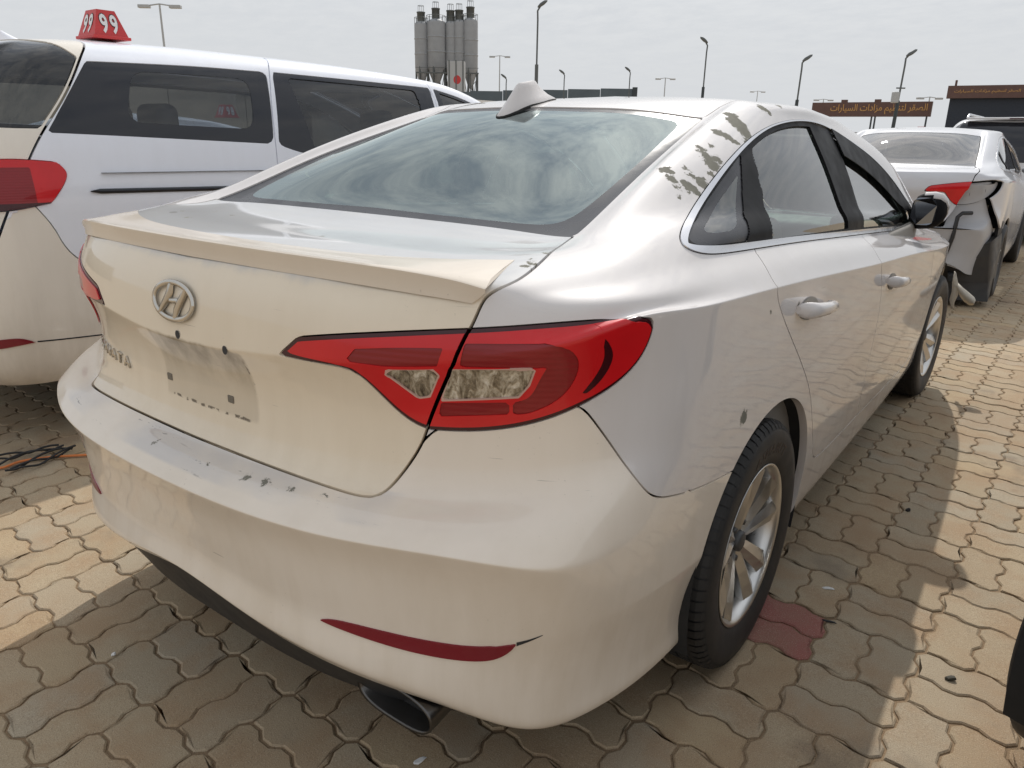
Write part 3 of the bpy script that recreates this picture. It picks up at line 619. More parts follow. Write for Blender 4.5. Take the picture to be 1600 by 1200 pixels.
    gt=loc(np.array(F3['glasstop'])[::-1],n=5); rf=np.concatenate([[(-.6,gt[0,1])],gt,[(3.35,19.3),(3.8,19.52),(4.4,19.66),(5.2,19.72),(7,19.72),(10,19.72),(12,19.68),(13,19.5),(13.6,19.06),(17,19.06),(17,21.7),(-.6,21.7)]])
    rf=np.concatenate([np.linspace(rf[i],rf[(i+1)%len(rf)],6,endpoint=False) for i in range(len(rf))])
    roof,body=body.cut(rf,.004)
    for side in ('none','left'):
        body.make('body_shell',M_paint,root,skirt=.022,mirror=side)
        o=rdoor.make('rear_door',M_paint,root,skirt=.018,mirror=side); o2=fdoor.make('front_door',M_paint,root,skirt=.018,mirror=side)
        handle(o,side,(.9205,.055,.962),(.925,.305,.938)); handle(o2,side,(.929,1.10,.885),(.928,1.34,.86))
        sx=1 if side=='none' else -1
        # windows: chrome surround, black frames, panes
        dd=dlo.sdist(d); pz=dlo.pos(); tt=np.clip((pz[:,2]-np.interp(pz[:,1],[-.5,-.35,0,.9,2.0],[1.15,1.148,1.128,1.07,.995]))/.05,0,1); w=.018*(1-tt)+tt*np.interp(pz[:,1],[-.25,.45],[.016,.006])
        dlo.clip(-dd-w).make('window_chrome_trim',M_satin,root,off=.003,skirt=.008,mirror=side)
        inner=dlo.clip(dd+w)
        qg,inner=inner.cut(loc(F3['qglass'],corners=(0,1,4),closed=True,n=5),.001)
        rgl,inner=inner.cut(loc(F3['rglass'],corners=(0,4,7,9),closed=True,n=4),.001)
        fg=[(.6777,1.055,1.389),(.735,1.04,1.303),(.79,1.035,1.197),(.842,1.035,1.070),(.8397,1.608,1.034),(.822,2.13,.996),(.812,2.03,1.045),(.787,1.82,1.155),(.7503,1.55,1.2577),(.7096,1.3485,1.33),(.6816,1.1526,1.3763)]
        fgl,inner=inner.cut(loc(fg,corners=(0,3,5),closed=True,n=4),.001)
        inner.make('window_frame',M_gloss,root,off=-.003,skirt=.006,mirror=side)
        qin=[(.7345,.085,1.273),(.7814,-.2102,1.1823),(.793,-.2591,1.171),(.8056,-.2396,1.1636),(.818,-.12,1.1605),(.811,-.085,1.169)]
        dq=qg.sdist(loc(qin,corners=(0,),closed=True,n=4)); 
        qg.clip(-dq).make('quarter_pane_border',M_frit,root,off=-.006,skirt=0,mirror=side); qg.clip(dq).make('quarter_pane',M_glass,root,off=-.006,skirt=0,mirror=side)
        rgl.make('rear_door_pane',M_glass,root,off=-.009,skirt=.004,mirror=side)
        vis=[(.672,1.0,1.40),(.735,1.035,1.303),(.7426,1.1375,1.2834),(.757,1.3116,1.2471),(.789,1.568,1.1655),(.8185,1.80,1.075),(.815,2.02,1.05),(.776,1.84,1.20),(.70,1.35,1.36)]
        vs_,fgl2=fgl.cut(loc(vis,corners=(0,1,5,6),closed=True,n=4),.0005)
        vs_.make('window_visor',M_gloss,root,off=.006,skirt=.003,mirror=side)
        fgl.make('front_door_pane',M_glass,root,off=-.009,skirt=.004,mirror=side)
        # lamps
        lamp_parts(root,lamp_in,lamp_out,side)
    bu=bumper.make('rear_bumper',M_bumppaint,root,skirt=.02,mirror='both')
    rfl=loc(F3['refl'],corners=(0,6),closed=True,n=4); rp,_=Piece.grid(SED,np.linspace(1.2,4.8,160),np.linspace(2.2,4.6,60)).cut(rfl,0)
    for side in ('none','left'): rp.make('bumper_reflector',M_refl,root,off=.0035,skirt=.006,mirror=side)
    sp=np.array(F3['split']); q=loc(sp,n=6); P,Nn=SED.ev(q[:,0],q[:,1],True)
    mb=MB(); wd=np.linspace(.004,.0006,len(P))[:,None]*np.array([[0,0,1.]]); mb.add(np.concatenate([P+Nn*.0012+wd,P+Nn*.0012-wd]),[(i,i+1,len(P)+i+1,len(P)+i) for i in range(len(P)-1)]); mb.build('bumper_split',M_black,root,recalc=False)
    li=lid.make('trunk_lid',M_lidpaint,root,skirt=.02,mirror='both')
    roof.make('roof_panel',M_paint,root,skirt=.01,mirror='both')
    wsg.make('windscreen',M_glass,root,off=-.004,skirt=.004,mirror='both')
    # rear window: dark border and pane
    fr=np.array([(0,-.450,1.178),(.2651,-.457,1.176),(.4417,-.455,1.174),(.5235,-.4393,1.1749),(.553,-.405,1.184),(.553,-.2659,1.2343),(.546,-.1195,1.2841),(.528,.03,1.331),(.508,.18,1.378),(.495,.235,1.393),(.47,.245,1.40),(.38,.197,1.415),(.2173,.153,1.423),(0,.135,1.424)])
    fq=loc(fr,n=5,corners=()); fq=np.concatenate([[(-.6,fq[0,1])],fq,[(-.6,fq[-1,1])]]); dq=rg.sdist(fq)
    rg.clip(-dq).make('rear_window_border',M_frit,root,off=-.003,skirt=.004,mirror='both'); rg.clip(dq).make('rear_window',M_rearglass,root,off=-.003,skirt=0,mirror='both')
    # black lower valance
    va=Piece.grid(SED,np.linspace(0,3.75,80),np.linspace(0,1.12,8)); va.make('rear_valance',M_black,root,off=-.006,skirt=.03,mirror='both')
    sl=Piece.grid(SED,np.linspace(8.5,12.3,60),np.linspace(0,1.1,6))
    for side in ('none','left'): sl.make('sill_underside',M_black,root,off=-.004,skirt=.03,mirror=side)
    spoiler(root); fin(root); mirrors(root); badge(li); letters(li); plate_mount(li); exhaust(root); wheels(root); cabin(root); underside(root)
    return root
def handle(door,side,a,b):
    a=np.array(a); b=np.array(b); sx=1 if side=='none' else -1
    t=(b-a); L=np.linalg.norm(t); t/=L; up=np.array([0,0,1.]); o=np.array([1.,0,0]); rings=[]
    for s,h,w,out in ((0,.010,.006,.004),(.02,.018,.014,.014),(.07,.021,.017,.026),(.2,.019,.015,.036),(.5,.017,.013,.040),(.8,.015,.012,.036),(.93,.013,.011,.026),(.985,.010,.009,.013),(1.0,.005,.004,.006)):
        c=a+t*L*s+o*out
        rings.append([tuple((c+up*h*math.sin(k)*1.0+o*w*math.cos(k))*np.array([sx,1,1])) for k in np.linspace(0,2*math.pi,12,endpoint=False)])
    h=MB().loft(rings).build('door_handle',M_paint,door)
    # hollow behind the grip
    c=a+t*L*.42+o*.0015; q=[]
    for k in np.linspace(0,2*math.pi,20,endpoint=False): q.append(tuple((c+t*.075*math.cos(k)+up*.030*math.sin(k)-up*.004)*np.array([sx,1,1])))
    MB().add(q,[tuple(range(20))]).build('handle_recess',M_cabin,door)
def lamp_parts(root,li,lo,side):
    """bezel, red lens, darker chambers, clear reversing section: each a piece of the lamp"""
    out=loc(F3['lamp'],corners=(0,1,8,17),closed=True,n=5)
    def cutp(pc,name,corners=(),smooth=3): return pc.cut(loc(F3[name],corners=corners,closed=True,n=4,smooth=smooth),.0004)
    for nm,pc,clear in (('boot_lamp',li,'lampclear_in'),('tail_lamp',lo,'lampclear_out')):
        base=pc.make(nm,M_lampblk,root,off=.001,skirt=.02,mirror=side)
        rest=pc.clip(pc.sdist(out)+.0085)
        cl=loc(F3[clear],corners=range(5),closed=True,n=4); cp,rest=rest.cut(cl,.0)
        dc=rest.sdist(cl); rest.clip(dc-.0028).make('clear_section_rim',M_lampwhite,base,off=.0045,skirt=.003,mirror=side); rest=rest.clip(-dc+.0028)
        cp.make('reversing_lens',M_clear,base,off=.002,skirt=.0,mirror=side)
        if nm=='tail_lamp':
            a,rest=cutp(rest,'lampdarkA',(0,8,9,12,13)); b,rest=cutp(rest,'lampdarkB',(0,1,2,3)); st,rest=cutp(rest,'lampstrip',(0,3))
            for q in (a,b): q.make('dark_chamber',M_redd,base,off=.0025,skirt=.0,mirror=side)
            st.make('dark_fin',M_lampblk,base,off=.0055,skirt=.003,mirror=side)
            p=rest.pos(); o_=rest.clip(-(p[:,1]+.745)+0*p[:,0]); i_=rest.clip(p[:,1]+.745)
            if len(o_.f): o_.make('wrap_round_lens',M_redb,base,off=.0050,skirt=.003,mirror=side)
            if len(i_.f): i_.make('lamp_lens',M_redb,base,off=.0045,skirt=.003,mirror=side)
        else:
            a,rest=cutp(rest,'lampdarkC',(0,1,3,4,5)); a.make('dark_chamber',M_redd,base,off=.0025,skirt=.0,mirror=side)
            rest.make('lamp_lens',M_redb,base,off=.0045,skirt=.003,mirror=side)
M_spoiler=paint('spoiler_paint',(.70,.62,.52),dirt=(.45,.35,.22),dirt_amt=.3,rough=.45,coat=.8,coatrough=.08,low=1.3)
def spoiler(root):
    lip=[(0,-.972,1.149),(.25,-.962,1.148),(.45,-.931,1.143),(.56,-.900,1.136),(.63,-.873,1.127),(.678,-.853,1.116)]
    seam=[(0,-.964,1.113),(.25,-.954,1.112),(.45,-.926,1.107),(.56,-.896,1.100),(.62,-.874,1.095),(.655,-.857,1.090)]
    A=catmull(seam,8); B=catmull(lip,8); rings=[]
    uv=SED.locate(A)
    for k,(a,b) in enumerate(zip(A,B)):
        u=uv[k,0]; e=k/(len(A)-1); C1,n1=SED.ev(u,min(15.62,15.62),True); C0,n0=SED.ev(u,15.15,True)
        a2=a+np.array([0,-.001,.0])
        bl=b+np.array([0,.001,-.006]); bt=b+np.array([0,.004,.0022]); 
        m=C0*.45+b*.55+np.array([0,0,.004]); m2=C1+n1*.0008; mm=(m+m2)/2+np.array([0,0,.0015])
        rings.append([tuple(a2),tuple(a*.5+bl*.5+np.array([0,.0015,0])),tuple(bl),tuple(b),tuple(bt),tuple(m),tuple(mm),tuple(m2)])
    n=len(rings); allr=[[tuple(np.array(q)*MIR) for q in r] for r in rings[::-1]]+rings[1:]
    s=MB().loft(allr,closed=False,caps=False)
    for r in (allr[0],allr[-1]): s.add(r,[tuple(range(len(r)))])
    o=s.build('boot_spoiler',M_spoiler,root)
    m=o.modifiers.new('edge','EDGE_SPLIT'); m.split_angle=math.radians(38)
def fin(root):
    # shark-fin aerial on the roof
    st=[(.055,.050,.002),(.075,.046,.028),(.115,.038,.052),(.165,.028,.066),(.21,.020,.071),(.25,.0165,.069)]
    y0=.075; rings=[]
    for z,hw,fr,bk in ((-.012,.040,.365,.062),(.004,.038,.360,.066),(.018,.030,.315,.088),(.034,.0215,.285,.112),(.05,.0155,.262,.134),(.062,.0115,.248,.150),(.066,.006,.238,.160)):
        r=[]
        for k in range(24):
            t=2*math.pi*k/24; c,s=math.cos(t),math.sin(t)
            yy=(fr+bk)/2+(fr-bk)/2*c; w=hw*(abs(s)**.8)*(1 if s>0 else -1)*(.35+.65*(1-max(0,c)**1.3))
            r.append((w,yy,0))
        zb=[SED_roof(q[1])+z+.003 for q in r]; rings.append([(q[0],q[1],zz) for q,zz in zip(r,zb)])
    f=MB().loft(rings).build('roof_fin_aerial',M_paint,root)
    rb=MB().loft([[(q[0]*1.06,(q[1]-.2)*1.03+.2,SED_roof(q[1])+dz) for q in rings[1]] for dz in (-.01,.006)]).build('fin_gasket',M_rubber,f)
def SED_roof(y):
    ys=np.array([-.1,.06,.16,.3,.5,.8]); zs=np.array([1.335,1.396,1.434,1.457,1.474,1.489]); return float(np.interp(y,ys,zs))
def mirrors(root):
    for sx in (1,-1):
        rings=[]
        for x,yc,zc,hy,hz in ((.822,1.985,1.03,.02,.02),(.832,1.965,1.042,.05,.045),(.850,1.94,1.060,.066,.068),(.875,1.935,1.068,.070,.077),(.912,1.94,1.072,.068,.077),(.941,1.95,1.074,.056,.068),(.960,1.96,1.074,.036,.048),(.968,1.965,1.074,.012,.02)):
            r=[]
            for k in range(20):
                t=2*math.pi*k/20; c,s=math.cos(t),math.sin(t)
                yy=yc+hy*c*(1.0 if c>0 else .55); zz=zc+hz*(abs(s)**.75)*(1 if s>0 else -1)
                r.append((sx*x,yy,zz))
            rings.append(r)
        b=MB().loft(rings).build('door_mirror',M_gloss,root)
        # painted cap over the front and top
        cap=MB(); cap.loft([[(p[0]+sx*.0035,p[1]+.002,1.072+(p[2]-1.072)*1.03) for k,p in enumerate(r) if k in (18,19,0,1,2,3,4,5,6,7,8)] for r in rings[3:]],closed=False,caps=False)
        cap.build('mirror_cap',M_paint,b)
        gl=MB(); pts=[]
        for k in range(24):
            t=2*math.pi*k/24; c,s=math.cos(t),math.sin(t); pts.append((sx*(.888+.046*(abs(c)**.6)*(1 if c>0 else -1)),1.893+.014*c,1.070+.058*(abs(s)**.6)*(1 if s>0 else -1)))
        gl.add(pts,[tuple(range(24))]); gl.build('mirror_glass',M_mirror,b)
        MB().loft([[(sx*x,y+dy,z+dz) for dy,dz in ((-.05,-.014),(.03,-.014),(.03,.016),(-.05,.016))] for x,y,z in ((.80,2.04,1.0),(.835,2.0,1.01),(.87,1.965,1.02))]).build('mirror_arm',M_gloss,b)
t_=NT('mirror_glass'); t_.bsdf(**{'Base Color':(.22,.23,.25),'Metallic':1.,'Roughness':.04}); M_mirror=t_.m
def on_lid(x,z):
    uv=SED.locate([(abs(x),-1.0,z)])[0]
    for _ in range(12):
        P,n=SED.ev(uv[0],uv[1],True); 
        uv=uv+np.array([(abs(x)-P[0])*3.2,(z-P[2])*14]); uv[0]=max(uv[0],0)
    P,n=SED.ev(uv[0],uv[1],True); P=np.array(P); n=np.array(n)
    if x<0: P=P*MIR; n=n*MIR
    return P,n
def badge(lid):
    P,n=on_lid(0,1.026); n=Vector(n); P=Vector(P)+n*.002; ex=Vector((1,0,0)); ez=ex.cross(n)*1.0; ez=n.cross(ex)*-1; ez=ez if ez.z>0 else -ez
    a,b=.070,.037
    rings=[]
    for k in range(48):
        t=2*math.pi*k/48; c,s=math.cos(t),math.sin(t); r=[]
        wd=.0062
        for q in range(8):
            h=2*math.pi*q/8; rr=wd*math.cos(h); hh=.0035*math.sin(h)+.0035
            r.append(tuple(P+ex*((a+rr)*c)+ez*((b+rr)*s)+n*hh))
        rings.append(r)
    rings.append(rings[0])
    m=MB().loft(rings,caps=False)
    # slanted letter: two leaning strokes joined by a swept bar
    def stroke(pts,ws):
        R=[]
        for (x,z),w in zip(pts,ws):
            R.append([tuple(P+ex*(x*1.09+dx*w*1.35)+ez*z*1.09+n*hh) for dx,hh in ((-1,.001),(-.7,.0065),(0,.0090),(.7,.0065),(1,.001))])
        m.loft(R,closed=False,caps=False)
    stroke([(-.040,-.026),(-.031,-.012),(-.022,.0),(-.014,.014),(-.010,.031)],[.0035,.0075,.0085,.0075,.0040])
    stroke([(.010,-.031),(.014,-.014),(.022,.0),(.031,.012),(.040,.026)],[.0040,.0075,.0085,.0075,.0035])
    R=[]
    for x,z,w in ((-.022,.003,.0045),(-.010,-.0015,.0055),(0,0,.006),(.010,.0015,.0055),(.022,-.003,.0045)):
        R.append([tuple(P+ex*x+ez*(z+dz*w)+n*hh) for dz,hh in ((-1,.001),(-.6,.005),(.6,.005),(1,.001))])
    m.loft(R,closed=False,caps=False)
    m.build('maker_badge',M_badge,lid)
def letters(lid):
    x=-.548
    for ch in 'SONATA':
        cu=bpy.data.curves.new('letter','FONT'); cu.body=ch; cu.size=.036; cu.extrude=.0022; cu.bevel_depth=.0006; cu.resolution_u=3
        ob=bpy.data.objects.new('letter_tmp',cu); COL.objects.link(ob); dg=bpy.context.evaluated_depsgraph_get(); me=bpy.data.meshes.new_from_object(ob.evaluated_get(dg)); bpy.data.objects.remove(ob,do_unlink=True)
        w=max(v.co.x for v in me.vertices)-min(v.co.x for v in me.vertices); x0=min(v.co.x for v in me.vertices); s=1.36
        P,n=on_lid(x+w*s/2,.832); n=Vector(n); tx=Vector((0,0,1)).cross(n).normalized(); tx=tx if tx.x>0 else -tx; tz=n.cross(tx); tz=tz if tz.z>0 else -tz
        for v in me.vertices:
            c=v.co.copy(); v.co=Vector(P)+tx*((c.x-x0)*s-w*s/2)+tz*(c.y-.014)+n*(c.z+.002)
        link('boot_letter',me,M_badge,lid); x+=w*s+.0125
M_badge=simple('badge_chrome',(.55,.52,.47),.16,1.0,vary=.15)
def plate_mount(lid):
    for x,z in ((.010,.9555),(.166,.9545)):
        P,n=on_lid(x,z); 
        MB().add([tuple(np.array(P)+np.array(n)*.0012+np.array([.008*math.cos(k),0,.009*math.sin(k)])) for k in np.linspace(0,2*math.pi,14,endpoint=False)],[tuple(range(14))]).build('plate_hole',M_cabindark,lid)
    for x,z in ((-.103,.839),(.1205,.836)):
        P,n=on_lid(x,z); P=np.array(P)
        MB().box(P[0]-.010,P[0]+.010,P[1]-.002,P[1]+.004,P[2]-.008,P[2]+.008,.002).build('plate_clip',M_clip,lid)
M_clip=simple('plate_clip',(.16,.14,.11),.7)
M_exh=simple('exhaust_steel',(.12,.115,.11),.35,1.0,vary=.3)
def exhaust(root):
    rings=[]; cx,cz=.535,.292
    def oval(y,a,b,dz=0,sk=0.):
        return [(cx+a*(abs(math.cos(t))**.7)*(1 if math.cos(t)>0 else -1),y+sk*math.sin(t),cz+dz+b*(abs(math.sin(t))**.8)*(1 if math.sin(t)>0 else -1)) for t in np.linspace(0,2*math.pi,32,endpoint=False)]
    m=MB().loft([oval(-.62,.070,.030,.02),oval(-.78,.084,.037,.004),oval(-.950,.100,.042),oval(-.956,.098,.040),oval(-.950,.094,.036),oval(-.78,.07,.03,.01)],caps=False)
    e=m.build('exhaust_tip',M_exh,root); MB().add(oval(-.91,.092,.034,.0),[tuple(range(32))]).build('exhaust_bore',M_under,e)
    MB().tube([(.50,-.75,.30),(.42,-.3,.28),(.3,.4,.24),(.1,1.2,.22)],.03,10).build('exhaust_pipe',M_under,root)
def wheels(root):
    def tyre():
        R=.334; m=MB(); prof=[(.212,.078),(.222,.090),(.245,.0975),(.285,.1025),(.310,.100),(.324,.091),(.331,.079),(R,.055),(R+.0005,0),(R,-.055),(.331,-.079),(.324,-.091),(.31,-.1),(.285,-.1025),(.245,-.0975),(.222,-.09),(.212,-.078)]
        m.lathe([(r,a) for r,a in prof],96); return m
    def tread():
        m=MB(); R=.334
        for k in range(72):                     # shoulder blocks between lateral grooves
            t0=2*math.pi*k/72; t1=t0+2*math.pi/72*.80
            for s in (1,-1):
                sh=0 if s>0 else math.pi/72
                P=[]
                for a,dr in ((.060,.0035),(.078,.0015),(.0905,-.0075),(.097,-.0185)):
                    for t in (t0+sh,t1+sh): P.append((s*(a+.001),(R+dr)*math.cos(t),(R+dr)*math.sin(t)))
                m.add(P,[(0,1,3,2),(2,3,5,4),(4,5,7,6)])
        for a in (-.032,.0,.032):
            for k in range(72):
                t0=2*math.pi*(k+.3*(a!=0))/72; t1=t0+2*math.pi/72*.86
                P=[(a+da,(R+.004)*math.cos(t),(R+.004)*math.sin(t)) for t in (t0,t1) for da in (-.012,.012)]; Q=[(x,y*.985,z*.985) for x,y,z in P]
                m.add(P+Q,[(0,1,3,2),(0,4,5,1),(1,5,7,3),(3,7,6,2),(2,6,4,0)])
        return m
    ty=tyre().build('t',M_tyre,None); tr=tread().build('t',M_rubber,None); tym=ty.data; trm=tr.data
    rim=MB().lathe([(.219,.0885),(.2215,.0915),(.2195,.0935),(.213,.090),(.2055,.080),(.200,.060),(.197,.02),(.192,-.05),(.20,-.08)],80).build('t',M_alloy,None).data
    disc=MB().lathe([(.0,.0),(.07,.0),(.15,-.005),(.196,-.02)],48).build('t',M_alloydk,None).data
    sp=MB()
    for k in range(5):                          # five twin spokes with a raised ridge
        for sgn in (-1,1):
            a=2*math.pi*k/5+.31+sgn*.25; ca,sa=math.cos(a),math.sin(a); R_=[]
            for r,w,x in ((.024,.016,.050),(.06,.021,.057),(.11,.025,.068),(.16,.029,.077),(.2065,.034,.0835)):
                q=[]
                for dw,dx in ((-1,-.030),(-1,-.009),(-.15*sgn,.003),(1,-.009),(1,-.030)):
                    q.append((x+dx,r*ca-dw*w*sa,r*sa+dw*w*ca))
                R_.append(q)
            sp.loft(R_,closed=False,caps=False,smooth=False)
    spm=sp.build('t',M_alloy,None).data
    cap=MB().lathe([(.0,.066),(.020,.066),(.027,.063),(.029,.055),(.029,.03)],32).build('t',M_alloydk,None).data
    nm=MB().lathe([(.0,.056),(.0075,.056),(.0085,.05),(.0085,.03)],12).build('t',M_alloydk,None).data
    letters_=tyre_text()
    for o in [o for o in bpy.data.objects if o.name.startswith('t') and (o.name=='t' or o.name.startswith('t.'))]: bpy.data.objects.remove(o,do_unlink=True)
    for (x,y,st) in ((.8125,0,0),(.8125,2.805,.036),(-.8125,0,0),(-.8125,2.805,.036)):
        w=bpy.data.objects.new('wheel',tym); COL.objects.link(w); w.parent=root; w.location=(x,y,.3365); w.rotation_euler=(RNG.uniform(0,6),0,(0 if x>0 else math.pi)-st)
        if x>0 and y==0: w.rotation_euler[0]=.0
        for nm_,me in (('tyre_tread',trm),('rim',rim),('brake_disc',disc),('rim_spokes',spm),('hub_cap',cap),('sidewall_lettering',letters_)):
            c=bpy.data.objects.new(nm_,me); COL.objects.link(c); c.parent=w
        for k in range(5):
            a=2*math.pi*k/5+.31+math.pi/5; c=bpy.data.objects.new('wheel_nut',nm); COL.objects.link(c); c.parent=w; c.location=(0,.052*math.cos(a),.052*math.sin(a))
def tyre_text():
    m=MB()
    for i,ch in enumerate('TURANZA'):
        cu=bpy.data.curves.new('letter','FONT'); cu.body=ch; cu.size=.046; cu.extrude=.0004; cu.resolution_u=2
        ob=bpy.data.objects.new('letter_tmp',cu); COL.objects.link(ob); dg=bpy.context.evaluated_depsgraph_get(); me=bpy.data.meshes.new_from_object(ob.evaluated_get(dg)); bpy.data.objects.remove(ob,do_unlink=True)
        vs=[]
        for v in me.vertices:
            a=math.pi/2-.62+(i*.033+v.co.x)/.262*1.05; r=.252+v.co.y*.9; xx=np.interp(r,[.212,.222,.245,.285,.31],[.078,.090,.0975,.1025,.1])
            vs.append((xx+.0006+v.co.z,r*math.cos(a),r*math.sin(a)))
        m.add(vs,[list(p.vertices) for p in me.polygons]); bpy.data.meshes.remove(me)
    return m.build('t',M_tyretext,None,recalc=False).data
M_tyretext=simple('tyre_lettering',(.075,.055,.04),.8)
M_tyre=simple('tyre',(.020,.019,.019),.62,bump=(60,.12,.001),vary=.35)
def soft_box(name,mat,parent,x0,x1,y0,y1,z0,z1,r,lean=0):
    bm=bmesh.new(); bmesh.ops.create_cube(bm,size=1); bmesh.ops.scale(bm,vec=(x1-x0,y1-y0,z1-z0),verts=bm.verts)
    bmesh.ops.bevel(bm,geom=bm.edges[:],offset=r,segments=4,affect='EDGES',profile=.5)
    for v in bm.verts: v.co.y-=lean*(v.co.z+(z1-z0)/2)
    bmesh.ops.translate(bm,vec=((x0+x1)/2,(y0+y1)/2,(z0+z1)/2),verts=bm.verts); return MB().bm(bm,True).build(name,mat,parent)
def cabin(root):
    s=soft_box
    s('rear_bench',M_seat,root,-.62,.62,.05,.55,.35,.56,.05); s('rear_backrest',M_seat,root,-.64,.64,.02,.16,.5,1.06,.05,.22)
    for x in (-.40,0,.40): s('rear_headrest',M_seat,root,x-.11,x+.11,-.17,-.09,1.02,1.17 if x else 1.11,.03)
    s('parcel_shelf',M_cabindark,root,-.60,.60,-.48,-.05,1.02,1.055,.012)
    for x in (-.36,.36):
        s('front_seat_cushion',M_seat,root,x-.25,x+.25,1.05,1.55,.34,.54,.05)
        q=s('front_seat_back',M_seat,root,x-.25,x+.25,.93,1.06,.5,1.10,.05,.24); s('front_headrest',M_seat,root,x-.13,x+.13,.76,.85,1.09,1.29,.035)
    s('dashboard',M_cabindark,root,-.70,.70,1.75,2.15,.70,1.0,.05); s('dash_binnacle',M_cabindark,root,-.55,-.22,1.66,1.85,.93,1.04,.03)
    m=MB(); c=Vector((-.37,1.58,.94)); ax=Vector((0,-.9,.42)).normalized(); e1=Vector((1,0,0)); e2=ax.cross(e1)
    m.tube([c+(e1*math.cos(t)+e2*math.sin(t))*.185 for t in np.linspace(0,2*math.pi,40)],.015,10,False)
    w=m.build('steering_wheel',M_cabindark,root); MB().tube([c,c-ax*.25],.05,14).build('steering_column',M_cabindark,w)
    MB().tube([c-e1*.18,c,c+e1*.18],.016,8).build('steering_spoke',M_cabindark,w)
    s('rear_view_mirror',M_cabindark,root,-.12,.12,1.50,1.53,1.29,1.35,.012)
    for sx in (-1,1):
        s('door_card',M_cabin,root,sx*.86-.03,sx*.86+.0,.0,2.0,.42,1.02-.0,.02); s('seat_belt_pillar',M_cabin,root,sx*.80-.03,sx*.80+.02,.84,.92,.45,1.12,.02)
    s('cabin_floor',M_cabindark,root,-.8,.8,.0,2.2,.28,.33,.02)
def underside(root):
    MB().box(-.66,.66,-.80,3.5,.24,.30,.02).build('underbody',M_under,root)
    MB().box(-.60,.60,-.80,-.42,.33,.70,.05).build('boot_tub',M_under,root)
    MB().box(-.60,.60,2.4,3.4,.30,.80,.05).build('engine_bay',M_under,root)
    for sx in (-1,1):
        for y in (.022,2.81):
            r=.405; ar=[(y+r*math.cos(t),.335+r*math.sin(t)) for t in np.linspace(-.32,math.pi+.32,28)]
            MB().loft([[(sx*.56,a,b) for a,b in ar],[(sx*.895,a,b) for a,b in ar]],closed=False,caps=False).add([(sx*.56,a,b) for a,b in ar],[tuple(range(len(ar)))]).build('wheel_liner',M_under,root)
build_sedan()
# ---------------------------------------------------------------- white people carrier beside the sedan
def build_van_net():
    R=[]; yr=[1.0,1.7,2.4,3.1,3.8,4.4]
    rear=[(.12,.27),(.03,.36),(0,.52),(.01,.72),(.035,.92),(.06,1.06),(.07,1.15),(.09,1.27),(.16,1.45),(.27,1.60),(.36,1.675)]
    side=[(.27,.91),(.36,.955),(.52,.978),(.72,.985),(.92,.987),(1.085,.985),(1.18,.972),(1.30,.950),(1.45,.905),(1.60,.845),(1.675,.79)]
    for i,((yc,zc),(zs,xs)) in enumerate(zip(rear,side)):
        zf=[zs]*6
        r=[(0,yc,zc),(.40,yc+.01,zc),(.68,yc+.035,zc+(zs-zc)*.4),(xs-.10,yc+.085,zs),(xs-.03,yc+.18,zs),(xs-.006,yc+.36,zs)]
        if i<7:
            r+=[(xs,y,zs) for y in yr]; s=max(0,i-3)/3
            r+=[(xs*.86,4.85-.10*s,zs-.12*s),(xs*.45,5.06-.14*s,zs-.14*s),(0,5.12-.16*s,zs-.14*s)]
        else:
            k=i-7; sl=[(1.0,1.7,2.4,3.1,3.75,4.25),(1.0,1.7,2.35,3.0,3.5,3.92),(1.0,1.65,2.3,2.85,3.2,3.5),(1.05,1.6,2.15,2.6,2.9,3.12)][k]
            dz=[(0,-.005,-.01,-.03,-.08,-.16),(0,0,0,-.01,-.045,-.10),(0,0,0,-.005,-.02,-.05),(0,.01,.01,.005,-.002,-.012)][k]
            r+=[(xs-(.04 if j==5 else .005 if j==4 else 0),y,zs+d) for j,(y,d) in enumerate(zip(sl,dz))]
            ye,ze=[(4.62,1.10),(4.25,1.32),(3.72,1.53),(3.28,1.655)][k]; r+=[(xs*.78,ye-.12,ze),(xs*.42,ye-.03,ze),(0,ye,ze)]
        R.append(r)
    R.append([(0,.50,1.715),(.33,.51,1.715),(.55,.54,1.715),(.64,.60,1.715),(.685,.70,1.718),(.70,.85,1.722),(.70,1.2,1.728),(.70,1.6,1.728),(.70,2.0,1.726),(.695,2.35,1.72),(.68,2.6,1.712),(.64,2.8,1.704),(.52,2.92,1.702),(.28,2.97,1.704),(0,2.98,1.705)])
    R.append([(0,.95,1.752),(.22,.95,1.752),(.36,.97,1.751),(.42,1.0,1.75),(.45,1.08,1.75),(.46,1.2,1.75),(.46,1.4,1.752),(.46,1.65,1.752),(.46,1.9,1.75),(.455,2.1,1.748),(.44,2.3,1.745),(.40,2.42,1.742),(.33,2.5,1.741),(.18,2.54,1.742),(0,2.55,1.742)])
    R.append([(0,y,1.765) for y in np.linspace(1.3,2.1,15)])
    return np.array(R,float)
def rrect(c4,r=.22,n=5):
    """rounded quadrilateral through four 3D corners"""
    c=[np.array(q,float) for q in c4]; out=[]
    for i in range(4):
        a,b,d=c[i-1],c[i],c[(i+1)%4]; p,q=b+(a-b)*min(.45,r*.35/np.linalg.norm(a-b)),b+(d-b)*min(.45,r*.35/np.linalg.norm(d-b))
        for t in np.linspace(0,1,n): out.append((1-t)**2*p+2*t*(1-t)*b+t*t*q)
    return np.array(out)
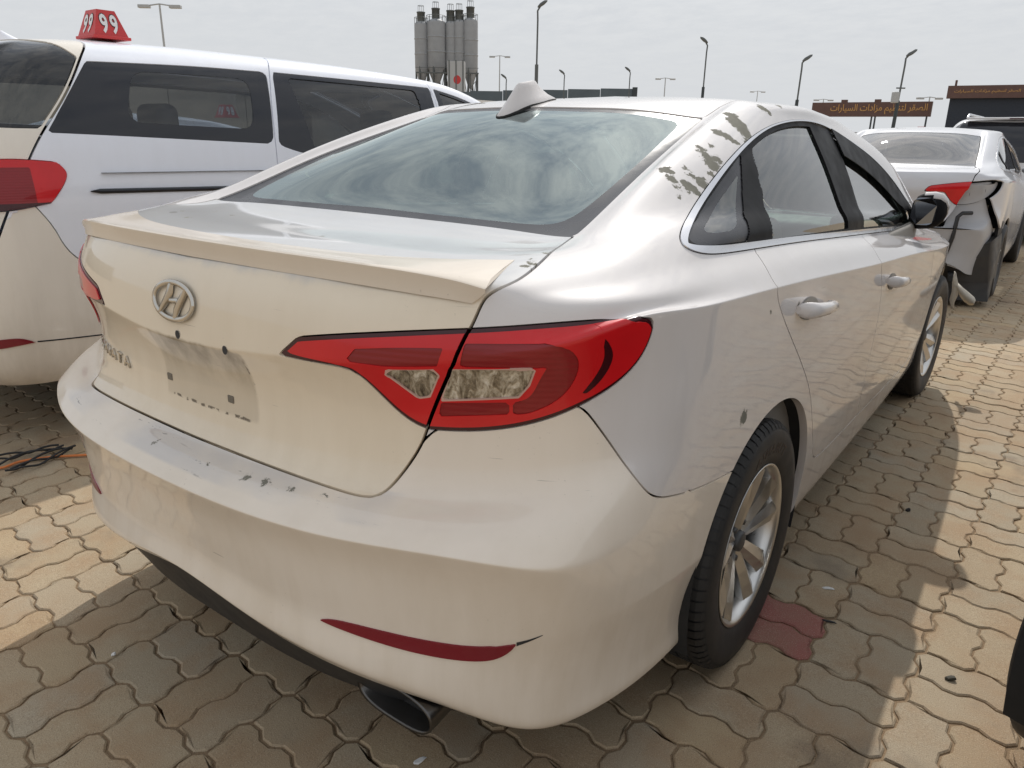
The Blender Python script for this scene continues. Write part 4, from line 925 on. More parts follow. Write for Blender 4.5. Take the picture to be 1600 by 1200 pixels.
def build_van():
    V=Shell(build_van_net()); root=empty('white_van',(-2.95,-.78,0),0,'white people carrier with dark windows parked left of the peeling saloon','van')
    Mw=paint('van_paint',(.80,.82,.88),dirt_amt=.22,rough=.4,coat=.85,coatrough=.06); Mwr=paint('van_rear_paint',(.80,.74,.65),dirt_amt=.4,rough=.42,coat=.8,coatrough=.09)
    Mg=glass('van_privacy_glass',(.20,.22,.26),dirt=.03); Mcl=glass('van_clear_patch',(.52,.56,.60),dirt=.03)
    L=lambda p,c=(),n=6,cl=True,s=6: loc(p,c,n,cl,s,V)
    body=Piece.grid(V,np.concatenate([np.arange(0,5,1/16),np.arange(5,14.001,1/14)]),np.concatenate([np.arange(.3,10,1/8),np.linspace(10,13,25)]))
    p=body.pos(); f=np.minimum(np.hypot(p[:,1]-1.07,p[:,2]-.36)-.41,np.hypot(p[:,1]-4.13,p[:,2]-.36)-.41); body=body.clip(-np.where((p[:,0]>.6)&(p[:,2]<.9),f,1.))
    def refine(poly,u0,u1,v0,v1,gap,nu=30,nv=16):
        nonlocal body
        _,body=body.cut(poly,gap); q,_=Piece.grid(V,np.arange(u0,u1,1/nu),np.arange(v0,v1,1/nv)).cut(poly,gap); return q
    lamp=refine(L([(.93,.16,1.235),(.955,.30,1.235),(.972,.45,1.222),(.982,.487,1.172),(.984,.40,1.060),(.965,.25,1.035),(.93,.15,1.035)],(0,2,4,6)),2,6.5,4,9,.004)
    gs=[(.60,.65,1.745),(.72,.750,1.714),(.80,.680,1.635),(.88,.560,1.48),(.94,.438,1.352),(.965,.362,1.25),(.95,.25,1.05),(.90,.15,.80),(.84,.10,.66)]
    g=L(gs,(),5,False,4); g=np.concatenate([[(-.6,11.6),(g[0,0]*.5,11.6)],g,[(-.6,g[-1,1])]]); gate,body=body.cut(g,.010)
    rw=np.array([(0,.11,1.30),(.6,.16,1.31),(.85,.27,1.335),(.935,.420,1.353),(.876,.545,1.485),(.797,.665,1.632),(.6,.54,1.668),(0,.40,1.67)]); q=L(rw,(3,5),6,False,0); q=np.concatenate([[(-.6,q[0,1])],q,[(-.6,q[-1,1])]]); rwin,gate=gate.cut(q,.004)
    bs=[(.97,.33,1.06),(.984,.391,.962),(.985,.438,.851),(.985,.60,.72),(.985,.75,.66)]
    b=L(bs,(),5,False,2); b=np.concatenate([[(-.6,b[0,1]-1.4)],[(2.2,b[0,1]-1.4)],b,[(b[-1,0],0),(-.6,0)]]); bumper,body=body.cut(b,.005)
    qw=refine(L([(.944,.446,1.338),(.945,1.535,1.29),(.83,1.615,1.655),(.825,1.2,1.65),(.828,.695,1.632)],(0,1,2,4),8,True,0),3.5,8.5,6.6,11.2,.002)
    sw=refine(L([(.95,1.565,1.285),(.955,1.75,1.240),(.955,2.85,1.235),(.835,2.865,1.645),(.825,1.655,1.655)],(0,2,3,4),8,True,0),6,10.2,6,11.2,.002)
    fw=refine(L([(.955,2.90,1.235),(.95,3.75,1.20),(.90,4.02,1.19),(.86,3.6,1.42),(.835,3.25,1.56),(.835,2.905,1.64)],(0,2,5),8,True,0),8.5,12.5,6,11.2,.002)
    sd=L([(.70,1.69,1.722),(.76,1.678,1.715),(.82,1.64,1.657),(.90,1.577,1.465),(.965,1.535,1.205),(.985,1.53,.95),(.985,1.56,.60),(.975,1.62,.42),(.975,2.78,.40),(.985,2.88,.60),(.985,2.90,1.0),(.95,2.88,1.25),(.84,2.88,1.63),(.76,2.85,1.712),(.70,2.80,1.722)],(0,7,8,14),5,True,2)
    sdoor,body=body.cut(sd,.006)
    wsp=np.array([(11.6,7.4),(11.75,10.2),(14.8,10.2),(14.8,7.2)]); ws,body=body.cut(np.concatenate([np.linspace(wsp[i],wsp[(i+1)%4],10,endpoint=False) for i in range(4)]),.006)
    rfl,_=Piece.grid(V,np.arange(2.2,6,1/40),np.arange(.8,3,1/30)).cut(L([(.80,.10,.485),(.87,.14,.487),(.925,.20,.493),(.945,.255,.497),(.925,.205,.522),(.87,.14,.524),(.80,.10,.52)],(3,),5,True,0),0)
    for side in ('none','left'):
        sx=1 if side=='none' else -1
        body.make('body_shell',Mw,root,skirt=.02,mirror=side); sdoor.make('sliding_door',Mw,root,skirt=.02,mirror=side)
        lm=lamp.make('tail_lamp',M_redb,root,off=.006,skirt=.02,mirror=side)
        lq=lamp.pos(); lamp.clip(np.maximum(lq[:,1]-.345,lq[:,2]-1.20)).make('dark_lamp_section',M_redd,lm,off=.0075,skirt=.003,mirror=side); lamp.clip(lq[:,2]-1.062).make('lamp_base_strip',M_lampblk,lm,off=.009,skirt=.003,mirror=side)
        clr=L(rrect([(.93,.79,1.385),(.93,1.44,1.362),(.860,1.49,1.615),(.852,.88,1.608)]),(),3,True,0); cp,fr=qw.cut(clr,.0005)
        fr.make('quarter_window',M_vanblack,root,off=-.003,skirt=.006,mirror=side); cp.make('quarter_window_pane',Mcl,root,off=-.004,skirt=0,mirror=side)
        d=sw.sdist(L(rrect([(.945,1.80,1.26),(.95,2.74,1.255),(.842,2.72,1.618),(.835,1.74,1.630)],.08),(),3,True,0)); sw.clip(-d).make('sliding_window_frame',M_vanblack,root,off=-.002,skirt=.006,mirror=side); sw.clip(d).make('sliding_window_pane',Mg2,root,off=-.008,skirt=.002,mirror=side)
        d=fw.sdist(L([(.945,2.97,1.26),(.94,3.75,1.225),(.90,3.88,1.24),(.85,3.5,1.46),(.842,3.22,1.55),(.842,2.95,1.615)],(0,2,5),8,True,0)); fw.clip(-d).make('front_window_frame',M_vanblack,root,off=-.002,skirt=.006,mirror=side); fw.clip(d).make('front_window_pane',Mg2,root,off=-.008,skirt=.002,mirror=side)
        # rail for the sliding door, swage line, lower seam
        MB().loft([[(sx*(.982+dx),y,1.098-.022*(y-.57)+dz*w) for dx,dz in ((0,-.010),(.008,-.010),(.008,.010),(0,.010))] for y,w in ((.56,.2),(.60,1),(1.0,1),(1.52,1))]).build('door_rail',M_vanblack,root)
        MB().loft([[(sx*(.9835+dx),y,1.172-.012*(y-.6)+dz) for dx,dz in ((-.01,-.0012),(.003,0),(-.01,.0012))] for y in (.62,1.0,1.5)],caps=False).build('swage_line',M_vanblack,root)
        cq=L([(.95,.26,.497),(.972,.34,.488),(.982,.46,.478),(.985,.62,.466)],(),6,False,0); cP,cN=V.ev(cq[:,0],cq[:,1],True); cP=cP*np.array([sx,1,1]); cN=cN*np.array([sx,1,1])
        MB().add(np.concatenate([cP+cN*.0015+np.array([0,0,.0028]),cP+cN*.0015-np.array([0,0,.0028])]),[(k,k+1,len(cP)+k+1,len(cP)+k) for k in range(len(cP)-1)]).build('bumper_crease',M_vanblack,root,recalc=False)
        rfl.make('bumper_reflector',M_refl,root,off=.005,skirt=.008,mirror=side)
    gate.make('tailgate',Mwr,root,skirt=.02,mirror='both'); bumper.make('rear_bumper',Mwr,root,skirt=.02,mirror='both')
    rwin.make('rear_window',Mg2,root,off=-.004,skirt=.004,mirror='both'); ws.make('windscreen',Mg2,root,off=-.004,skirt=.004,mirror='both')
    # scrapes on the bumper corner
    for z,y0,y1 in ((.702,.16,.30),(.655,.20,.31)):
        MB().loft([[(x_+.004,y,z+.002*k+dz) for dz in (-.004*w,.004*w)] for k,(x_,y,w) in enumerate(((.925,y0,.6),(.953,(y0+y1)/2,1.),(.970,y1,.15)))],closed=False,caps=False).build('bumper_scrape',M_cabindark,root)
    # shark fin aerial
    MB().loft([[(hw*math.sin(t),yb+(yf-yb)*(.5+.5*math.cos(t)),z) for t in np.linspace(0,2*math.pi,16,endpoint=False)] for z,hw,yb,yf in ((1.735,.03,.66,.86),(1.76,.022,.665,.80),(1.785,.013,.675,.74),(1.80,.005,.68,.71))]).build('roof_fin_aerial',Mw,root)
    MB().box(-.80,.80,.25,4.7,.30,.42,.03).build('underbody',M_under,root)
    soft_box('rear_bench',M_cabindark,root,-.70,.70,1.2,1.75,.5,.72,.05); 
    for x in (-.45,0,.45): soft_box('rear_headrest',M_vanseat,root,x-.13,x+.13,1.14,1.26,1.22,1.48,.05); soft_box('seat_back',M_vanseat,root,x-.21,x+.21,1.16,1.30,.7,1.24,.05)
    for x in (-.42,.42): soft_box('front_seat_back',M_vanseat,root,x-.25,x+.25,2.75,2.9,.6,1.25,.06); soft_box('front_headrest',M_vanseat,root,x-.13,x+.13,2.72,2.83,1.27,1.50,.05)
    soft_box('dashboard',M_cabindark,root,-.8,.8,3.7,4.2,.8,1.12,.05)
    for sx in (1,-1):
        for y in (1.07,4.13):
            ar=[(y+.42*math.cos(t),.36+.42*math.sin(t)) for t in np.linspace(-.3,math.pi+.3,24)]
            MB().loft([[(sx*.60,a,b) for a,b in ar],[(sx*.955,a,b) for a,b in ar]],closed=False,caps=False).add([(sx*.6,a,b) for a,b in ar],[tuple(range(len(ar)))]).build('wheel_liner',M_under,root)
            car_wheel(root,sx*.845,y,.352,sx)
    # roof sign
    s=empty('roof_sign',(-2.95+.52,-.78+.94,1.757),0,'red plastic roof marker numbered 99 on the white people carrier','roof sign')
    number_box(s,'99')
    return V
def number_box(root,txt,col=None):
    """truncated pyramid lot marker with the number on its four faces"""
    b,t,h=.082,.050,.120; yb,yt=.082,.042
    q=[(-b,-yb,0),(b,-yb,0),(b,yb,0),(-b,yb,0),(-t,-yt,h),(t,-yt,h),(t,yt,h),(-t,yt,h)]
    MB().add(q,[(0,3,2,1),(4,5,6,7),(0,1,5,4),(1,2,6,5),(2,3,7,6),(3,0,4,7)]).build('marker_shell',M_signred,root)
    MB().box(-b-.006,b+.006,-yb-.006,yb+.006,-.006,.008,.003).build('marker_base',M_signred,root)
    for (a,c) in ((0,1),(1,2),(2,3),(3,0)):
        A,B,Cc,D=[Vector(q[k]) for k in (a,c,c+4,a+4)]; o=(A+B+Cc+D)/4; ex=(B-A).normalized(); n=ex.cross(((D-A)+(Cc-B))).normalized(); ez=n.cross(ex)
        for mat,ext,off,nm in ((M_cabindark,.007,.0012,'number_outline'),(M_white,.003,.0022,'number')):
            k=.62 if len(txt)<3 else .45; step=.075*k/.62
            for ci,ch in enumerate(txt):
                cu=bpy.data.curves.new('n','FONT'); cu.body=ch; cu.size=.115; cu.align_x='CENTER'; cu.offset=ext; cu.resolution_u=3
                ob=bpy.data.objects.new('n_tmp',cu); COL.objects.link(ob); dg=bpy.context.evaluated_depsgraph_get(); me=bpy.data.meshes.new_from_object(ob.evaluated_get(dg)); bpy.data.objects.remove(ob,do_unlink=True)
                for v in me.vertices: c_=v.co.copy(); v.co=o+ex*((ci-(len(txt)-1)/2)*step*.62+c_.x*k)+ez*(c_.y-.040)+n*(off+.0002*ci)
                link(nm,me,mat,root)
M_signred=simple('sign_red',(.52,.035,.035),.4,vary=.15); M_white=simple('white_print',(.75,.74,.72),.6,vary=.05)
M_vanblack=simple('van_black_glass',(.016,.017,.022),.10,spec=.5); M_vanseat=simple('van_seat',(.07,.075,.09),.8); Mg2=glass('van_tint_glass',(.34,.38,.42),dirt=.03)
WHEELMESH={}
def car_wheel(root,x,y,r,sx,dark=False):
    k=(round(r,3),dark)
    if k not in WHEELMESH:
        w=.10; T=MB().lathe([(r*.64,.075),(r*.67,.09),(r*.80,w),(r*.93,w),(r*.985,.085),(r,.06),(r,-.06),(r*.985,-.085),(r*.93,-w),(r*.8,-w),(r*.64,-.075)],48).build('tmp',M_tyre,None)
        Rm=MB().lathe([(r*.655,.080),(r*.66,.085),(r*.63,.082),(r*.58,.05),(r*.56,-.04),(r*.05,-.05)],40).build('tmp',M_alloydk,None); sp=MB()
        for q in range(10):
            a0=2*math.pi*q/10
            sp.loft([[(xx+dx,rr*math.cos(a0+da),rr*math.sin(a0+da)) for dx,da in ((-.02,-wd),(.0,-wd),(.006,0),(0,wd),(-.02,wd))] for rr,wd,xx in ((.03,.5,.05),(r*.3,.16,.06),(r*.62,.10,.072))],closed=False,caps=False,smooth=False)
        S_=sp.build('tmp',M_alloydk if dark else M_alloy,None); WHEELMESH[k]=(T.data,Rm.data,S_.data)
        for o in (T,Rm,S_): bpy.data.objects.remove(o,do_unlink=True)
    t,rm,s=WHEELMESH[k]; w=bpy.data.objects.new('wheel',t); COL.objects.link(w); w.parent=root; w.location=(x,y,r); w.rotation_euler=(RNG.uniform(0,6),0,0 if sx>0 else math.pi)
    for nm,me in (('rim',rm),('rim_spokes',s)):
        c=bpy.data.objects.new(nm,me); COL.objects.link(c); c.parent=w
VANSHELL=build_van()
# ---------------------------------------------------------------- saloons and estate parked ahead
CAR2=Shell(build_sedan_net()*np.array([.945,.965,1.0]))
def U2(path,corners=(),n=6,closed=False): return loc(path,corners,n,closed)
def car2_pieces():
    """panels of a plainer saloon, cut once and shared by every copy"""
    us=np.concatenate([np.arange(0,5,1/10),np.arange(5,12,1/12),np.linspace(12,16,17)]); vs=np.concatenate([np.arange(1,15,1/5),np.linspace(15,21,55)])
    body=Piece.grid(CAR2,us,vs); p=body.pos(); f=np.minimum(np.hypot(p[:,1]-.02,p[:,2]-.335)-.38,np.hypot(p[:,1]-2.71,p[:,2]-.335)-.38); body=body.clip(-np.where((p[:,0]>.6)&(p[:,2]<.9),f,1.))
    D={}
    lampuv=U2(F3['lamp'],(0,1,8,17),5,True); D['lamp'],body=body.cut(lampuv,.004)
    gb=np.array([(0,-.487,1.165),(.361,-.4905,1.1635),(.6175,-.491,1.161)]); gp=np.concatenate([gb,np.array(F3['glassside'])[1:],np.array(F3['glasstop'])[1:]])
    g=U2(gp,(2,6)); g=np.concatenate([[(-.6,g[0,1])],g,[(-.6,g[-1,1])]]); D['glass'],body=body.cut(g,.006)
    lp=np.concatenate([gb,np.array([(.622,-.535,1.154),(.672,-.667,1.1524),(.694,-.7523,1.1406),(.677,-.8325,1.1084)]),np.array(F3['lidseam'])[6:],np.array(F3['lampdiv'])[1:-1],np.array(F3['lidlow']),[(0,-1.007,.7391)]])
    l=U2(lp,(2,),4); l=np.concatenate([[(-.6,l[0,1])],l,[(-.6,l[-1,1])]]); D['lid'],body=body.cut(l,.008); D['lamp_in'],D['lamp_out']=D['lamp'].cut(l,.007)
    bp=np.concatenate([[(0,-1.007,.7391)],np.array(F3['lidlow'])[::-1],[(.64,-.866,.885),(.74,-.81,.91)],np.array(F3['qseam'])]); b=U2(bp,(),4); b=np.concatenate([[(-.6,b[0,1])],b,[(b[-1,0],0.),(-.6,0.)]]); D['bumper'],body=body.cut(b,.006)
    dl=list(F3['dlo'][:9])+[(.828,2.205,.967),(.815,2.06,1.055),(.782,1.825,1.18)]+list(F3['dlo'][12:]); d=loc(dl,corners=(9,),closed=True,n=6,smooth=40); D['dlo'],body=body.cut(d,.003)
    dd=D['dlo'].sdist(d); D['frame']=D['dlo'].clip(-dd-.022); inner=D['dlo'].clip(dd+.022)
    pil=np.maximum(.0,0); q=inner.pos(); bp_=np.minimum(np.abs(q[:,1]-(.97-.1*(q[:,2]-1.1)))-.04,np.abs(q[:,1]-(-.02+.5*(q[:,2]-1.1)))-.025); D['pillar']=inner.clip(bp_); D['pane']=inner.clip(-bp_)
    rd=list(F3['rdoor']); rd[0]=(.812,-.03,1.16); bs=[(.838,1.0,1.09)]+list(F3['bseam'])[1:6]+[(.9183,1.045,.5291),(.909,1.08,.385)]
    fs=[(.80,2.16,1.08),(.9146,2.14,.8987),(.9154,2.27,.6556),(.8932,2.24,.345)]
    D['rdoor'],body=body.cut(loc(np.array(rd+[(.909,.54,.398)]+bs[::-1]+[(.80,.5,1.19)]),n=3),.005); D['fdoor'],body=body.cut(loc(np.array(bs+[(.90,2.0,.35)]+fs[::-1]+[(.80,1.5,1.14)]),n=3),.005)
    wsp=np.array([(13.05,16.7),(13.3,18.6),(13.6,19.0),(17,19.0),(17,16.7)]); D['ws'],body=body.cut(np.concatenate([np.linspace(wsp[i],wsp[(i+1)%5],8,endpoint=False) for i in range(5)]),.004)
    D['body']=body; return D
C2=car2_pieces()
def saloon(name,loc_,rz,label,mat,wrecked=False,glassmat=None,group=None,bits=True):
    root=empty(name,loc_,rz,label,'car',group); gm=glassmat or M_carglass
    for side in ('none','left'):
        C2['body'].make('body_shell',mat,root,mirror=side); C2['rdoor'].make('rear_door',mat,root,mirror=side); C2['fdoor'].make('front_door',mat,root,mirror=side)
        C2['frame'].make('window_trim',M_satin,root,off=.002,skirt=.006,mirror=side); C2['pillar'].make('window_pillar',M_gloss,root,off=-.002,skirt=.004,mirror=side); C2['pane'].make('side_pane',gm,root,off=-.006,skirt=0,mirror=side)
        if wrecked:
            C2['lamp_in'].make('boot_lamp',M_redb,root,off=.004,skirt=.01,mirror=side); C2['lamp_out'].make('bare_lamp_seat',M_bare,root,off=-.045,skirt=0,mirror=side)
        else:
            C2['lamp'].make('tail_lamp',M_red,root,off=.004,skirt=.01,mirror=side)
        for y in (.02,2.71): car_wheel(root,(.775 if side=='none' else -.775),y,.33,1 if side=='none' else -1)
        sx=1 if side=='none' else -1
        for y in (.02,2.71):
            ar=[(y+.385*math.cos(t),.335+.385*math.sin(t)) for t in np.linspace(-.3,math.pi+.3,20)]
            MB().loft([[(sx*.5,a,b) for a,b in ar],[(sx*.845,a,b) for a,b in ar]],closed=False,caps=False).build('wheel_liner',M_under,root)
        MB().loft([[(sx*x,y,1.08+.06*math.sin(t)+0*y) if False else (sx*x,yy+.045*math.cos(t)*k,1.08+.06*math.sin(t)*k) for t in np.linspace(0,6.28,12,endpoint=False)] for x,yy,k in ((.78,1.92,.3),(.83,1.88,.9),(.90,1.88,1.),(.94,1.90,.4))]).build('door_mirror',mat,root)
    C2['lid'].make('trunk_lid',mat,root,mirror='both'); C2['glass'].make('rear_window',gm,root,off=-.003,mirror='both'); C2['ws'].make('windscreen',gm,root,off=-.003,mirror='both')
    if wrecked: C2['bumper'].make('bare_rear_panel',M_bare,root,off=-.055,skirt=0,mirror='both')
    else: C2['bumper'].make('rear_bumper',mat,root,mirror='both')
    MB().box(-.62,.62,-.85,3.3,.22,.30,.02).build('underbody',M_under,root); soft_box('rear_backrest',M_cabindark,root,-.6,.6,.02,.16,.5,1.04,.05,.2)
    for x in (-.36,.36): soft_box('front_seat_back',M_cabindark,root,x-.25,x+.25,.93,1.06,.5,1.24,.05,.2)
    soft_box('dashboard',M_cabindark,root,-.66,.66,1.7,2.1,.70,.98,.05)
    return root
M_carglass=glass('car_glass',(.30,.33,.34),dirt=.04); M_bare=simple('bare_panel',(.42,.42,.43),.5,vary=.12,scale=3)
M_silver=paint('silver_paint',(.60,.60,.62),dirt_amt=.2,rough=.38); M_blackpaint=paint('black_paint',(.010,.010,.011),dirt=(.05,.045,.04),dirt_amt=.15,rough=.3,scr=False); M_greypaint=paint('grey_paint',(.40,.41,.43),dirt_amt=.2)
def front_row():
    r=saloon('silver_saloon',(.055,6.33,0),0,'pale silver saloon with its rear bumper stripped off, parked ahead of the peeling white one',M_silver,True)
    # what the missing bumper laid bare on its right corner
    MB().tube([(.66,-.80,.80),(.60,-.87,.80),(.575,-.895,.77),(.565,-.895,.60),(.53,-.885,.42),(.48,-.87,.34)],.016,8).build('loose_hose',M_black,r)
    MB().loft([[(x,y-.02,z) for x,y,z in ring] for ring in ([(.20,-.86,.22),(.86,-.60,.22),(.88,-.20,.22),(.20,-.20,.22)],[(.20,-.88,.36),(.83,-.64,.44),(.88,-.30,.50),(.20,-.30,.50)],[(.40,-.85,.40),(.82,-.62,.56),(.87,-.36,.62),(.45,-.36,.62)])]).build('black_undertray',M_black,r)
    MB().loft([[(.20+dx,-.84,z),(.86+dx*.2,-.62,z),(.87,-.30,z),(.30,-.30,z)] for z,dx in ((.06,.12),(.14,.03),(.22,0))]).build('hanging_liner',M_black,r)
    MB().loft([[(.845,-.50,.72),(.865,-.40,.72),(.865,-.40,.50),(.85,-.47,.50)],[(.825,-.49,.72),(.845,-.39,.72),(.845,-.39,.50),(.83,-.46,.50)]]).build('bumper_bracket',M_black,r)
    for x,y,z in ((.62,-.83,.95),(.72,-.765,.98),(.50,-.885,.58)):
        MB().lathe([(0,.0),(.016,0.)],10,c=(x,y,z)).build('panel_hole',M_cabindark,r)
    s=empty('roof_sign',(-1.06,13.45,1.475),0,'red roof marker numbered 101 showing above the silver saloon roof','roof sign'); number_box(s,'101')
    g=saloon('grey_saloon',(-1.52,12.65,0),0,'grey saloon whose roof peeps out left of the stripped silver one',M_greypaint)
    b=saloon('black_saloon',(3.345,2.46,0),math.radians(160),'black car whose corner just shows at the lower right edge',M_blackpaint)
    w=saloon('white_saloon',(-5.75,1.2,0),0,'white saloon seen through the windows of the people carrier',M_silver)
    s2=empty('roof_sign',(-5.75,3.0,1.482),0,'small red roof marker showing above the people carrier roof','roof sign'); number_box(s2,'98')
def build_suv():
    net=build_van_net()*np.array([.955,.92,.97]); net[:,:,2]+=0; V=Shell(net); root=empty('white_estate',(.52,10.7,0),0,'tall white estate with black rear window and roof rails beyond the silver saloon','car')
    Mw=paint('estate_paint',(.60,.60,.61),dirt_amt=.2); body=Piece.grid(V,np.concatenate([np.arange(0,5,1/10),np.arange(5,14.001,1/8)]),np.arange(.3,13.001,1/6))
    p=body.pos(); f=np.minimum(np.hypot(p[:,1]-1.0,p[:,2]-.36)-.40,np.hypot(p[:,1]-3.8,p[:,2]-.36)-.40); body=body.clip(-np.where((p[:,0]>.6)&(p[:,2]<.9),f,1.))
    rw=np.array([(0,.08,1.10),(.5,.10,1.10),(.72,.17,1.12),(.79,.25,1.20),(.76,.33,1.42),(.70,.40,1.575),(.45,.37,1.595),(0,.345,1.60)]); q=loc(rw,(),6,False,2,V); q=np.concatenate([[(-.6,q[0,1])],q,[(-.6,q[-1,1])]]); rwin,body=body.cut(q,.005)
    lamp,body=body.cut(loc([(.84,.14,1.10),(.915,.30,1.09),(.925,.42,1.06),(.93,.40,.95),(.90,.20,.93),(.84,.12,.94)],(0,2,3,5),5,True,2,V),.004)
    win,body=body.cut(loc([(.905,.50,1.26),(.91,1.5,1.20),(.91,3.2,1.17),(.85,3.3,1.35),(.80,2.8,1.58),(.795,1.2,1.60),(.80,.72,1.57)],(0,2,6),6,True,2,V),.004)
    for side in ('none','left'):
        body.make('body_shell',Mw,root,mirror=side); lamp.make('tail_lamp',M_redb,root,off=.008,skirt=.015,mirror=side); win.make('side_window',M_vanblack,root,off=-.003,mirror=side); sx=1 if side=='none' else -1
        MB().tube([(sx*.66,.70,1.69),(sx*.66,.80,1.735),(sx*.66,2.6,1.735),(sx*.65,2.75,1.68)],.018,8).build('roof_rail',M_satin,root)
        for y in (1.0,3.8): car_wheel(root,sx*.80,y,.36,sx)
    rwin.make('rear_window',M_vanblack,root,off=-.003,mirror='both')
    MB().box(-.62,.62,.27,.42,1.655,1.685,.01).build('rear_spoiler',Mw,root); MB().box(-.11,.11,.262,.28,1.662,1.676).build('brake_light',M_lampblk,root)
    MB().box(-.75,.75,.25,4.3,.28,.40,.03).build('underbody',M_under,root)
    s=empty('roof_sign',(.92,11.75,1.715),0,'flat red lot marker lying on the tall estate roof','roof sign'); MB().box(-.16,.16,-.12,.12,0,.055,.008).build('marker_shell',M_signred,s); 
    for z in (.018,.036): MB().box(-.13,.13,-.1235,-.1195,z-.004,z+.004).build('pale_stripe',M_white,s)
front_row(); build_suv()
# ---------------------------------------------------------------- far background: silos, lamp posts, wall, sign boards
M_conc=simple('silo_steel',(.30,.31,.32),.6,vary=.18,scale=.6); M_post=simple('post_grey',(.10,.11,.11),.5); M_postdark=simple('post_dark',(.035,.045,.05),.5); M_pale=simple('pale_steel',(.40,.41,.41),.5)
M_wall=simple('screen_wall',(.10,.125,.14),.8,vary=.25,scale=.5); M_brown=simple('brown_cladding',(.115,.062,.050),.7,vary=.2,scale=1.5); M_navy=simple('navy_wall',(.022,.028,.040),.7); M_gold=simple('gold_letters',(.50,.27,.085),.5)
CAMYAW=.6371
def silo(name,x,y,z0,z1,r,label,rings,stackh):
    r0=empty(name,(x,y,0),0,label,'silo','cement silos beyond the wall')
    MB().lathe([(r*.25,z0-4.2),(r*.98,z0),(r,z0+.1),(r,z1),(r*.96,z1+.3),(r*.3,z1+1.0),(0,z1+1.05)],40,'z').build('silo_body',M_conc,r0)
    for z in rings: MB().lathe([(r,z-.18),(r+.08,z-.12),(r+.08,z+.12),(r,z+.18)],40,'z').build('stiffening_ring',M_conc,r0)
    MB().lathe([(.95,z1+.5),(.95,z1+stackh),(1.05,z1+stackh),(1.05,z1+stackh+.25),(0,z1+stackh+.3)],20,'z').build('filter_stack',M_post,r0)
    for k in range(8):
        a=2*math.pi*k/8; MB().tube([(r*.95*math.cos(a),r*.95*math.sin(a),z1),(r*.95*math.cos(a),r*.95*math.sin(a),z1+1.6)],.06,5).build('rail_post',M_post,r0)
    MB().tube([(r*.95*math.cos(a),r*.95*math.sin(a),z1+1.6) for a in np.linspace(0,2*math.pi,25)],.06,5,False).build('top_rail',M_post,r0)
    MB().tube([(.7*math.cos(a),.7*math.sin(a),z1+stackh+1.6) for a in np.linspace(0,2*math.pi,13)],.05,5,False).build('stack_rail',M_post,r0)
    for k in range(4):
        a=2*math.pi*k/4+.4; MB().tube([(.7*math.cos(a),.7*math.sin(a),z1+stackh),(.7*math.cos(a),.7*math.sin(a),z1+stackh+1.6)],.05,5).build('stack_rail_post',M_post,r0)
        MB().tube([(r*.9*math.cos(a),r*.9*math.sin(a),0),(r*.9*math.cos(a),r*.9*math.sin(a),z0+.5)],.22,8).build('leg',M_post,r0)
        b=a+math.pi/2; MB().tube([(r*.9*math.cos(a),r*.9*math.sin(a),.5),(r*.9*math.cos(b),r*.9*math.sin(b),z0-1)],.09,5).build('brace',M_post,r0)
def lamp_double(x,y,h,label,mat=None):
    r=empty('twin_lamp_post',(x,y,0),CAMYAW,label,'lamp post','lamp posts along the horizon'); m=mat or M_pale
    MB().tube([(0,0,0),(0,0,h)],[.11,.06],8).build('pole',m,r)
    MB().tube([(-.75,0,h-.05),(0,0,h+.05),(.75,0,h-.05)],.045,6).build('cross_arm',m,r)
    for s in (-1,1): MB().box(s*.62-.0,s*1.35,-.16,.16,h-.20,h+.0,.03).build('lamp_head',m,r)
def lamp_arm(x,y,h,label,side=-1,tilt=0.,mat=None,box=None,dark=True,scale=1.):
    r=empty('lamp_post',(x,y,0),CAMYAW,label,'lamp post','lamp posts along the horizon'); m=mat or M_postdark
    MB().tube([(0,0,0),(tilt*h*.6,0,h*.62)],[.10*scale,.09*scale],8).build('pole',m,r); MB().tube([(tilt*h*.6,0,h*.6),(tilt*h*.9,0,h*.9),(tilt*h+side*-.02,0,h*.955),(tilt*h+side*.12*scale,0,h*.985)],.045*scale,7).build('curved_neck',M_post,r)
    xs=tilt*h+side*.22*scale; MB().loft([[(xs+a*math.cos(t)*scale-side*.0,b*math.sin(t)*scale,h+dz*scale-side*a*math.cos(t)*.6*scale*-1) for t in np.linspace(0,2*math.pi,14,endpoint=False)] for a,b,dz in ((.10,.07,-.10),(.24,.15,-.05),(.25,.16,.02),(.14,.09,.09))]).build('lamp_head',M_post,r)
    if box: MB().box(tilt*h*.62-.26,tilt*h*.62-.02,-.12,.12,h*.60,h*.69,.03).build('camera_box',M_pale,r); MB().tube([(tilt*h*.6-.15,0,h*.72),(tilt*h*.6+.2,0,h*.72)],.03,6).build('bracket',M_post,r)

